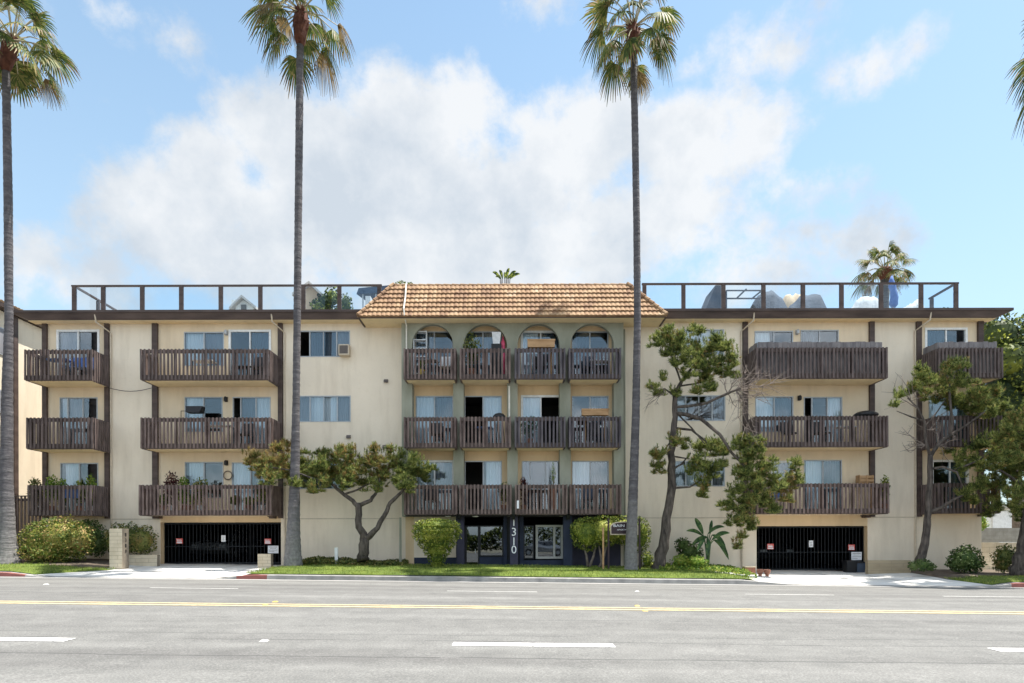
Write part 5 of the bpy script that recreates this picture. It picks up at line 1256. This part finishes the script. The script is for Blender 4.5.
T, _ = gable_house('far_house', 'white gabled house seen over the left roof railing', 236, 254, 244, 299, 307, 52, 'bgwhite', 'bgroof', 8)
g = MB(); a, b = X(215, 53), X(243, 53); g.hexa([(a, 53, 10), (b, 53, 10), (b, 60, 10), (a, 60, 10)], [(a + 1.2, 53.5, Z(297.5, 230, 53)), (b, 53.5, Z(297.5, 230, 53)), (b, 59, Z(297.5, 230, 53)), (a + 1.2, 59, Z(297.5, 230, 53))]); g.build('long_roof', 'bgwhite', T)
g = MB(); g.box(X(242, 52), X(247, 52), 51.9, 51.98, Z(312, 244, 52), Z(305, 244, 52)); g.build('window', 'interior', T)
T, _ = gable_house('far_house', 'tan gabled building beside the palm trunk, seen over the left roof railing', 299, 320, 311, 285.5, 294, 50, 'bgtan', 'bgroof', 8)
leafy('background_tree', 'leafy tree top behind the left roof railing, right of the tan gable', 'tree', [((X(326, 50), 50, Z(303, 326, 50)), (.9, .8, .8)), ((X(333, 50), 50, Z(298, 333, 50)), (.7, .7, .8)), ((X(322, 50), 50, Z(307, 322, 50)), (.8, .8, .6))], (X(328, 50), 50, .3), 220, 'leaf_bg', .22, 40, trunk=[([(X(328, 50), 50, .3), (X(328, 50), 50, Z(305, 328, 50))], [.25, .15])])
leafy('background_tree', 'small leafy tree top between the left railing posts beside the awning', 'tree', [((X(346, 46), 46, Z(305, 346, 46)), (.5, .5, .8))], (X(346, 46), 46, .3), 221, 'leaf_bg', .18, 40, trunk=[([(X(346, 46), 46, .3), (X(346, 46), 46, Z(307, 346, 46))], [.15, .08])])
# awning on left roof terrace
d = 29; T = thing('roof_awning', 'dark blue awning on posts where the left terrace meets the tiled roof', 'awning', (X(373, d), d, RT + .03)); g = MB(); a, b = X(357, d), X(392, d)
g.hexa([(a, d, Z(294, 370, d)), (b, d, Z(292, 370, d)), (b, d + 2, Z(288, 370, d)), (a + .2, d + 2, Z(288, 370, d))], [(a + .1, d, Z(288, 370, d)), (b, d, Z(285, 370, d)), (b, d + 2, Z(283.5, 370, d)), (a + .2, d + 2, Z(284, 370, d))]); g.build('canopy', 'awning', T)
g = MB()
for p in (363, 376): g.tube([(X(p, d), d + .1, RT + .03), (X(p, d), d + .1, Z(290, 370, d))], .04, 6)
g.build('post', 'alu', T)
g = MB(); x0, x1 = X(366, 28), X(371, 28); g.box(x0, x1, 28, 28.5, RT + .031, Z(296, 368, 28)); rebase(tag(g.build('roof_cabinet', 'fridge'), 'white cabinet under the blue roof awning', 'cabinet'), (x0, 28, RT + .03))
potted(374, RT + .03, 27.6, .3, .5, 'leafy potted plant under the blue roof awning', 'leaf_bright', seed=345, n=200)
d = 29.5
leafy('roof_shrub', 'yellow green shrub tip poking over the left end of the tiled roof', 'shrub', [((X(402, d), d, Z(286, 402, d)), (.28, .25, .22)), ((X(410, d), d, Z(287, 410, d)), (.22, .2, .2))], (X(405, d), d, RT + .03), 222, 'bush_yellow', .09, 250, core=False, trunk=[([(X(404, d), d, RT + .03), (X(404, d), d, Z(287, 404, d))], [.04, .02])])

# ------------------------------------------------------------------ neighbours
XW = -22.0
T = thing('neighbour_building', 'tan building with tiled eave and brown corner post at the left edge', 'building', (XW - 3, 30, .3)); g = MB(); zE = HZ + 232 * (XW * F / -CX) / F; g.box(XW - 9, XW, 22.2, 40, -.2, zE - .03); g.build('wall', 'stucco_neighbour', T)
g = MB(); g.hexa([(XW - 9.4, 21.9, zE), (XW + .38, 21.9, zE), (XW + .38, 40.3, zE), (XW - 9.4, 40.3, zE)], [(XW - 9.45, 21.85, zE + .16), (XW + .42, 21.85, zE + .16), (XW + .42, 40.3, zE + .16), (XW - 9.45, 40.3, zE + .16)]); g.build('eave_board', 'fascia', T)
g = MB(); tile_field(g, (XW + .42, 21.9, zE + .17), (XW + .42, 40, zE + .17), (XW - .9, 40, zE + .75), (XW - .9, 21.9, zE + .75), 5, .19); g.build('tile_roof', 'tile', T)
g = MB(); y_ = XW * F / (15.5 - CX); g.box(XW - .02, XW + .06, y_ - .12, y_ + .12, .2, zE - .002); g.build('timber_post', 'fascia', T)
dn = XW * F / -507
for z0, z1 in ((Z(356, 5, dn), Z(329, 5, dn)), (Z(414, 5, dn), Z(391, 5, dn)), (Z(480, 5, dn), Z(455, 5, dn))):
    g = MB(); g.box(XW - .01, XW + .04, dn - 1.6, dn + .0, z0, z1); W = g.build('window', 'alu', T); q = MB(); q.box(XW + .041, XW + .045, dn - 1.54, dn - .06, z0 + .05, z1 - .05); q.build('pane', 'curtain_grey', W)
g = MB(); yy_ = 26.6; x0, x1 = XW + .08, XL - .02; zt_ = Z(495.5, 20, yy_)
k = x0
while k < x1 - .05: g.box(k, k + .07, yy_, yy_ + .035, .5, zt_ - .04); k += .15
g.box(x0, x1, yy_ + .036, yy_ + .08, zt_ - .22, zt_ - .12); g.box(x0, x1, yy_ - .02, yy_ + .1, zt_ - .04, zt_); g.box(x0, x1, yy_ + .036, yy_ + .08, .7, .85)
rebase(tag(g.build('slat_fence', 'wood'), 'brown slatted fence closing the gap between the tan neighbour and the apartment building', 'fence'), ((x0 + x1) / 2, yy_, .5))
# right neighbour
T = thing('neighbour_garage', 'white garage with a panelled door beyond the grey block wall at the right', 'garage', (X(1010, 44), 44, .0)); x0, x1 = X(984, 44), X(1100, 44); zt_ = Z(508.5, 1000, 44)
g = MB(); g.box(x0, x1, 44, 52, -.6, zt_); g.build('wall', 'bgwhite', T); g = MB(); g.box(x0 - .3, x1 + .3, 43.6, 52, zt_ + .002, zt_ + .25); g.build('roof', 'bgroof', T)
for a, b in ((992, 1013), (1017, 1040)):
    g = MB(); xa, xb = X(a, 44), X(b, 44); g.box(xa, xb, 43.93, 43.99, -.5, Z(511.5, 1000, 44)); 
    for k in range(4): g.box(xa + .05, xb - .05, 43.90, 43.928, -.4 + k * .62, .15 + k * .62)
    g.build('garage_door', 'sign_white', T)
def block_wall(name, label, x0, x1, y0, y1, z0, z1, mat, course=.2, length=.4, cat='wall', dz=None):
    T = thing(name, label, cat, ((x0 + x1) / 2, (y0 + y1) / 2, z0)); g = MB(); g.box(x0 + .006, x1 - .006, y0 + .006, y1 - .006, z0, z1 - .01); g.build('mortar', 'mortar', T); b = MB(); z = z1; r = 0
    while z > z0 + .02:
        zz = max(z0, z - course); k = x0 - (length / 2 if r % 2 else 0)
        while k < x1:
            a, c = max(k, x0), min(k + length, x1)
            if c - a > .03: b.box(a + .002, c - .008, y0, y1, zz + .009, z)
            k += length
        z = zz; r += 1
    b.build('blocks', mat, T); return T
block_wall('block_wall', 'grey block wall in front of the white garage at the right', X(976, 33), X(1080, 33), 33, 33.2, -.5, Z(528, 1000, 33), 'block_grey')
block_wall('block_wall', 'low cream wall between the building and the thick pine at the right', XR + .01, X(1080, 26.8), 26.8, 27.0, -.4, Z(542.5, 1000, 26.8), 'block', .2, .6)
leafy('background_tree', 'big broad tree with yellow green clumps behind the right end of the building', 'tree', [((X(p, 38), 38 + q2, Z(q, p, 38)), (r_, r_, r_)) for p, q, r_, q2 in ((1000, 335, 1.2, 0), (1012, 350, 1.3, .6), (1020, 330, 1.0, 1), (1002, 362, 1.3, -.5), (1018, 375, 1.4, 0), (1004, 392, 1.3, .4), (1030, 350, 1.5, .5), (1040, 380, 1.8, 0), (1012, 405, 1.3, .3), (1025, 415, 1.6, .2), (992, 325, .6, .2), (1035, 325, .9, 0), (1000, 420, 1.1, 1), (1012, 440, 1.3, .6), (1030, 450, 1.6, .6))],
      (X(1020, 38), 38, .2), 230, 'leaf_bg', .19, 42, trunk=[([(X(1020, 38), 38, -.2), (X(1018, 38), 38, 4), (X(1012, 38), 38, 8)], [.4, .3, .15])])
leafy('shrub', 'bright green shrub in the gap between the building and the block wall at the right', 'shrub', [eb(980, 518, 5, 9, 31), eb(983, 524, 5, 6, 31)], (X(981, 31), 31, .1), 231, 'leaf_bright', .10, 200)

# ------------------------------------------------------------------ pillars, low walls, signs
d = 23.6
x0, x1 = X(109.3, d), X(122.3, d); zg = yard(x0, d); zt_ = Z(528.6, 115, d)
P1 = block_wall('number_pillar', 'cream block pillar with a vertical house number at the left driveway', x0, x1, d, d + .42, zg, zt_, 'block', .14, .6, 'pillar')
for k, ch in enumerate('1310'): text_mesh('house_number', ch, 'black', P1, (x1 + .004, d + .21, zt_ - .22 - .20 * k), .13, .07, (R(90), 0, R(90)), .004)
block_wall('low_planter_wall', 'low cream planter wall between the number pillar and the left garage', X(129, 25), X(160, 25.2), 25.0, 25.2, yard(-14, 25), Z(554.8, 146, 25), 'block', .15, .5)
block_wall('low_stone_wall', 'short block stub wall right of the left garage gate', X(257.5, 24.6), X(271, 24.6), 24.6, 24.85, yard(-9.5, 24.6) - .02, Z(554, 264, 24.6), 'block', .12, .38)
block_wall('low_planter_wall', 'low cream planter wall right of the right garage', X(868, 24.9), X(911, 24.9), 24.9, 25.1, yard(14, 24.9) - .1, Z(560.3, 890, 24.9), 'block_tan', .13, .9)
def signboard(name, lab, px, py, w, h, d, mat, bars, group=None, stand=False):
    x, z = X(px, d), Z(py, px, d); m_ = d / F; w *= m_; h *= m_; T = thing(name, lab, 'sign', (x, d, z - h / 2), group); g = MB(); g.box(x - w / 2, x + w / 2, d - .01, d + .01, z - h / 2, z + h / 2); g.build('board', mat, T)
    g = MB()
    for (a, b, c, e) in bars: g.box(x - w / 2 + a * w, x - w / 2 + b * w, d - .014, d - .0105, z - h / 2 + c * h, z - h / 2 + e * h)
    g.build('marking', 'sign_red' if mat == 'sign_white' and bars and len(bars) < 4 else ('sign_white' if mat == 'sign_red' else 'hose'), T); return T
dg = WALL + .22; rb = [(.08, .92, .08, .30), (.12, .88, .42, .58), (.2, .8, .70, .78), (.1, .16, .6, .9)]
signboard('gate_sign', 'red and white notice at the left end of the left garage gate', 179.5, 541, 6.5, 5.2, dg, 'sign_red', rb, 'notices on the garage gates')
signboard('gate_sign', 'red and white notice near the right end of the left garage gate', 267.8, 541.3, 6.5, 5.2, dg, 'sign_red', rb, 'notices on the garage gates')
signboard('gate_sign', 'white upright notice in the middle of the left garage gate', 223.5, 538.5, 4.2, 6.4, dg, 'sign_white', [(.2, .8, .7, .75), (.3, .7, .45, .5), (.2, .8, .3, .34), (.2, .7, .2, .23)], 'notices on the garage gates')
signboard('gate_sign', 'white board low at the right end of the left garage gate', 273.2, 549.5, 10.5, 7.5, dg - .06, 'sign_white', [(.1, .9, .8, .86), (.2, .8, .6, .64), (.1, .9, .4, .44), (.1, .6, .2, .24)], 'notices on the garage gates')
signboard('gate_sign', 'red and white notice at the left end of the right garage gate', 770.4, 546.5, 6.5, 5.5, dg, 'sign_red', rb, 'notices on the garage gates')
signboard('gate_sign', 'red and white notice near the right end of the right garage gate', 851.4, 547.3, 6.5, 5.5, dg, 'sign_red', rb, 'notices on the garage gates')
signboard('gate_sign', 'white upright notice in the middle of the right garage gate', 811, 543.8, 4.2, 6.6, dg, 'sign_white', [(.2, .8, .7, .75), (.3, .7, .45, .5), (.2, .8, .3, .34), (.2, .7, .2, .23)], 'notices on the garage gates')
signboard('gate_sign', 'white board low at the right end of the right garage gate', 856.4, 556, 10.3, 8, dg - .06, 'sign_white', [(.1, .9, .8, .86), (.2, .8, .6, .64), (.1, .9, .4, .44), (.1, .6, .2, .24)], 'notices on the garage gates')
# name board
d = 24.1; zg = yard(X(624, d), d); T = thing('name_board', 'brown apartment name board with a cream border on two posts, half hidden by the palm', 'sign', (X(624, d), d, zg))
for a, b in ((607.6, 609.3), (638.6, 640.4)): g = MB(); g.box(X(a, d), X(b, d), d - .03, d + .03, zg - .1, Z(518.3, 624, d)); g.build('post', 'sign_brown', T)
x0, x1, z0, z1 = X(610.3, d), X(638.2, d), Z(534.8, 624, d), Z(521.5, 624, d); xm = (x0 + x1) / 2
def arch_board(y0, y1, e, mat, nm):
    g = MB(); pts = [(x0 + e, z0 + e), (x1 - e, z0 + e)]
    for k in range(13): a = math.pi * k / 12; pts.append((xm + (x1 - x0 - 2 * e) / 2 * math.cos(a) * (1 if k in (0, 12) else .92), z1 - e - .16 + .16 * math.sin(a) ** .6))
    g.hexa([(p, y0, q) for p, q in pts], [(p, y1, q) for p, q in pts]); return g.build(nm, mat, T)
arch_board(d - .018, d + .02, 0, 'beige_pipe', 'border'); arch_board(d - .026, d - .0185, .035, 'sign_brown', 'board')
text_mesh('lettering', 'BAIN MAR', 'sign_white', T, (xm + .03, d - .029, Z(525.6, 624, d)), .095, .86, (R(90), 0, 0), .002); text_mesh('lettering', 'APARTMENTS', 'sign_white', T, (xm + .02, d - .029, Z(529.8, 624, d)), .055, .58, (R(90), 0, 0), .002)
g = MB(); d = 23.9; g.box(X(602.3, d), X(604, d), d - .03, d + .03, yard(X(603, d), d) - .1, Z(527.5, 603, d)); rebase(tag(g.build('marker_post', 'planter_wood'), 'bare wooden stake on the lawn just left of the name board', 'post'), (X(603, d), d, yard(X(603, d), d)))
g = MB(); d = 24.6; x = X(336.4, d); g.hexa([(x - .05, d - .04, yard(x, d)), (x + .05, d - .04, yard(x, d)), (x + .05, d + .04, yard(x, d)), (x - .05, d + .04, yard(x, d))], [(x - .06, d - .05, Z(547.5, 336, d)), (x + .06, d - .05, Z(547.5, 336, d)), (x + .06, d + .05, Z(547.5, 336, d)), (x - .06, d + .05, Z(547.5, 336, d))]); rebase(tag(g.build('utility_stub', 'fridge'), 'small white utility stub in the ground cover left of the forked pine', 'utility stub'), (x, d, yard(x, d)))
# planter box and pots by the right driveway
d = 24.2; x0, x1 = X(745.5, d), X(755.5, d); zg = yard(x0, d); T = thing('brick_planter', 'low reddish planter at the left edge of the right garage', 'planter', ((x0 + x1) / 2, d, zg)); g = MB(); g.box(x0, x1, d, d + .35, zg - .02, zg + .25); g.build('body', 'terracotta', T); g = MB(); g.box(x0 - .02, x1 + .02, d - .02, d + .37, zg + .252, zg + .28); g.build('rim', 'block', T)
for k, px in enumerate((760, 767)):
    d = 23.6; x = X(px, d); zg = yard(x, d); g = MB(); g.lathe((x, d, zg - .01), [(.07, 0), (.06, .08), (.11, .14), (.13, .24), (.10, .26)], 12); rebase(tag(g.build('stone_urn', 'terracotta'), ('left' if k == 0 else 'right') + ' one of the two small clay urns before the right garage', 'urn', 'clay urns'), (x, d, zg))
# clutter by right gate
def bin_(px, d, w, h, mat, lab):
    x = X(px, d); zg = yard(x, d); T = thing('rubbish_bin', lab, 'bin', (x, d, zg)); g = MB(); g.hexa([(x - w * .4, d - w * .4, zg), (x + w * .4, d - w * .4, zg), (x + w * .4, d + w * .4, zg), (x - w * .4, d + w * .4, zg)], [(x - w / 2, d - w / 2, zg + h), (x + w / 2, d - w / 2, zg + h), (x + w / 2, d + w / 2, zg + h), (x - w / 2, d + w / 2, zg + h)]); g.build('bin_body', mat, T)
    g = MB(); g.box(x - w / 2 - .02, x + w / 2 + .02, d - w / 2 - .02, d + w / 2 + .02, zg + h + .002, zg + h + .05); g.build('lid', 'black', T)
bin_(849.5, 26.02 - .3, .42, .42, 'dark', 'small black bin at the foot of the right garage gate'); bin_(859, 26.02 - .3, .36, .36, 'cover', 'small grey bin under the white board of the right gate')

# cars, glimpsed through the bars and over the low wall
def car(x, y, zg, rot, mat, lab):
    T = thing('parked_car', lab, 'car', (x, y, zg)); T.rotation_euler = (0, 0, rot)
    prof = [(-2.2, .35), (-2.25, .62), (-2.1, .86), (-1.35, .93), (-.75, 1.36), (-.2, 1.45), (.75, 1.42), (1.4, 1.02), (2.1, .95), (2.22, .7), (2.2, .35)]
    def side(e): return [(px_, e * (.88 if pz < .97 else .68 + .1 * (1.45 - pz) / .5), pz) for px_, pz in prof]
    def addc(mb, nm, mt): 
        o = mb.build(nm, mt, None); o.parent = T; return o
    g = MB(); g.hexa([v for v in side(-1)], [v for v in side(1)]); addc(g, 'body', mat)
    g = MB()
    for e in (-1, 1):
        q = [(-1.2, e * .80, .97), (-.68, e * .725, 1.31), (.72, e * .725, 1.35), (1.2, e * .80, 1.03)]
        g.hexa(q, [(a, b + e * .015, c) for a, b, c in q])
    g.hexa([(-1.36, -.7, .955), (-1.36, .7, .955), (-.78, .62, 1.36), (-.78, -.62, 1.36)], [(-1.39, -.7, .965), (-1.39, .7, .965), (-.81, .62, 1.37), (-.81, -.62, 1.37)])
    addc(g, 'windows', 'glass_dark')
    for a in (-1.38, 1.35):
        for e in (-1, 1):
            g = MB(); g.tube([(a, e * .72, .32), (a, e * .90, .32)], .32, 20); wv = addc(g, 'wheel', 'tyre'); h_ = MB(); h_.tube([(a, e * .895, .32), (a, e * .915, .32)], .19, 14); o = h_.build('rim', 'alu', None); o.parent = wv
    for e in (-1, 1): g = MB(); g.box(-2.27, -2.12, e * .62 - .16, e * .62 + .16, .62, .76); addc(g, 'headlight', 'alu'); g = MB(); g.box(2.16, 2.25, e * .62 - .16, e * .62 + .16, .70, .84); addc(g, 'tail_light', 'sign_red')
    g = MB(); g.box(-2.29, -2.18, -.8, .8, .34, .5); addc(g, 'bumper', 'tyre')
car(X(200, 29.5), 32.6, yard(-12, 26.6), R(90), 'car_silver', 'silver car nosed up behind the left garage gate')
car(X(785, 30), 33.2, yard(11, 26.6), R(90), 'car_dark', 'dark car behind the right garage gate')
car(X(1024, 29.2), 29.6, -.2, R(8), 'car_silver', 'silver car behind the low cream wall at the right edge')

car(2.9, -9.5, -.1, 0, 'car_silver', 'silver car parked across the street, seen mirrored in the entrance windows')
rs = np.random.RandomState(5); n = 50000
xx = rs.uniform(-70, 70, n); hmax = 3.6 + 1.3 * np.sin(xx * .23) + .9 * np.sin(xx * .71 + 1); zz = rs.uniform(0, 1, n) * hmax + .2; yy = -24 + rs.uniform(-1.2, 1.2, n)
ob = tri_object('tree_belt', leaves(rs, np.stack([xx, yy, zz], 1), np.tile([0, 1., 0], (n, 1)), .36, .6, .6), 'leaf_bg', nper=4, kind='stuff'); tag(ob, 'belt of dark trees across the street, seen mirrored in the lower windows', 'trees')

# ------------------------------------------------------------------ sky and light
SC = bpy.context.scene
w = bpy.data.worlds.new('World'); SC.world = w; w.use_nodes = True; nt = w.node_tree; nt.nodes.clear()
sun_vec = Vector((6.7, 1.25, 20)).normalized(); elev = math.asin(sun_vec.z); azim = math.atan2(sun_vec.x, sun_vec.y)
sky = nt.nodes.new('ShaderNodeTexSky'); sky.sky_type = 'NISHITA'; sky.sun_disc = False; sky.sun_elevation = elev; sky.sun_rotation = azim
sky.air_density = 1.0; sky.dust_density = .6; sky.ozone_density = 1.5; sky.altitude = 20
tc = nt.nodes.new('ShaderNodeTexCoord'); sp = nt.nodes.new('ShaderNodeSeparateXYZ'); nt.links.new(tc.outputs['Generated'], sp.inputs[0])
az = math_(nt, 'ARCTAN2', sp.outputs['X'], sp.outputs['Y']); el = math_(nt, 'ARCSINE', sp.outputs['Z'])
def wn(scale, det, rough=.6, dist=.0):
    n = nt.nodes.new('ShaderNodeTexNoise'); n.inputs['Scale'].default_value = scale; n.inputs['Detail'].default_value = det; n.inputs['Roughness'].default_value = rough; n.inputs['Distortion'].default_value = dist
    nt.links.new(tc.outputs['Generated'], n.inputs['Vector']); return n.outputs['Fac']
n1 = wn(6.5, 10, .60, .15); n2 = wn(24, 8, .62); n3 = wn(2.2, 6, .55)
CL = [(200, 160, 52, 48, .9), (290, 135, 85, 55, 1.1), (430, 112, 90, 62, 1.1), (570, 150, 110, 66, 1.1), (700, 146, 125, 56, 1.1), (260, 240, 165, 85, 1.1), (440, 220, 220, 110, 1.3), (620, 230, 160, 80, .9), (80, 275, 105, 48, .62), (770, 262, 130, 55, .8), (875, 66, 75, 40, .80), (770, 50, 85, 50, .55), (140, 30, 90, 34, .42), (545, 8, 45, 26, .4), (120, 103, 40, 10, .3), (820, 190, 60, 50, .5), (-180, 180, 200, 120, .8), (1250, 200, 200, 120, .6)]
Fd = None
for px, py, rx, ry, wt in CL:
    a0 = math.atan((px - CX) / F); e0 = math.atan((HY - py) / math.hypot(F, px - CX)); ra = rx / F * math.cos(a0) ** 2; re = ry / F * math.cos(e0) ** 2 * math.cos(a0)
    u = math_(nt, 'POWER', math_(nt, 'ABSOLUTE', math_(nt, 'MULTIPLY', math_(nt, 'SUBTRACT', az, a0), 1 / ra)), 2); v = math_(nt, 'POWER', math_(nt, 'ABSOLUTE', math_(nt, 'MULTIPLY', math_(nt, 'SUBTRACT', el, e0), 1 / re)), 2)
    f = math_(nt, 'MULTIPLY', math_(nt, 'SUBTRACT', 1.25, math_(nt, 'ADD', u, v)), wt)
    Fd = f if Fd is None else math_(nt, 'SMOOTH_MAX', Fd, f, .25)
Fd = math_(nt, 'MAXIMUM', Fd, -1.2)
# unseen patchy clouds behind the camera and overhead, added to light the facade
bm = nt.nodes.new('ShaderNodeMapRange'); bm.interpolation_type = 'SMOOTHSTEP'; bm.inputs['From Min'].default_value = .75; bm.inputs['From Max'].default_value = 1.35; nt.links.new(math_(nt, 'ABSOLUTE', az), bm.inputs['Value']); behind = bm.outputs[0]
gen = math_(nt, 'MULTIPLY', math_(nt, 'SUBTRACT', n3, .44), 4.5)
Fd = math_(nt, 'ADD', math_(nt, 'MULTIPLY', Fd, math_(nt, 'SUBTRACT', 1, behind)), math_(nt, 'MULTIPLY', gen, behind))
dens = math_(nt, 'ADD', Fd, math_(nt, 'ADD', math_(nt, 'MULTIPLY', math_(nt, 'SUBTRACT', n1, .5), 3.4), math_(nt, 'MULTIPLY', math_(nt, 'SUBTRACT', n2, .5), 1.7)))
mr = nt.nodes.new('ShaderNodeMapRange'); mr.interpolation_type = 'SMOOTHSTEP'; mr.inputs['From Min'].default_value = -.05; mr.inputs['From Max'].default_value = 1.0; nt.links.new(dens, mr.inputs['Value'])
n4 = wn(5.5, 9, .58, .0)
SKYMUL = (.95, 1.02, .90)
ccol = ramp(nt, n4, [(.38, (.68, .745, .82)), (.58, (.97, .985, 1))])
cm_ = nt.nodes.new('ShaderNodeVectorMath'); cm_.operation = 'SCALE'; nt.links.new(ccol, cm_.inputs[0]); nt.links.new(math_(nt, 'ADD', 3.5, math_(nt, 'MULTIPLY', behind, 4.3)), cm_.inputs['Scale'])  # clouds out of view are made stronger to fill the shaded facade
hz = nt.nodes.new('ShaderNodeMapRange'); hz.inputs['From Min'].default_value = .0; hz.inputs['From Max'].default_value = .75; hz.inputs['To Min'].default_value = .72; hz.inputs['To Max'].default_value = 0; nt.links.new(el, hz.inputs['Value'])
skc = mixc(nt, hz.outputs[0], mixc(nt, .05, mixc(nt, 1.0, sky.outputs[0], SKYMUL, 'MULTIPLY'), (3.2, 3.4, 3.5)), (2.35, 3.0, 3.6))
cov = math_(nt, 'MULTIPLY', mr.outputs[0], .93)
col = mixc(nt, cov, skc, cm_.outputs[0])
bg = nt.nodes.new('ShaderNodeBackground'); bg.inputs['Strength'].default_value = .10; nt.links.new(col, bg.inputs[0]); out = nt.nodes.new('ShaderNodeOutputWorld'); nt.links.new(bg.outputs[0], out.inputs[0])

sl = bpy.data.lights.new('sun', 'SUN'); sl.energy = 3.8; sl.angle = R(.53); sl.color = (1, .95, .87); so = bpy.data.objects.new('sun', sl); C.objects.link(so)
so.rotation_euler = (-sun_vec).to_track_quat('-Z', 'Y').to_euler(); so.location = (20, 10, 60)

cam = bpy.data.cameras.new('camera'); co = bpy.data.objects.new('camera', cam); C.objects.link(co); co.location = (0, 0, HZ); co.rotation_euler = (R(90), ROLL, 0)
cam.sensor_width = 36; cam.lens = F / 1024 * 36; cam.shift_y = (HY - 341.5) / 1024; cam.clip_end = 3000; SC.camera = co
SC.view_settings.view_transform = 'Standard'; SC.view_settings.look = 'None'; SC.view_settings.gamma = 1; SC.view_settings.exposure = 1.47
SC.render.resolution_x = 1024; SC.render.resolution_y = 683
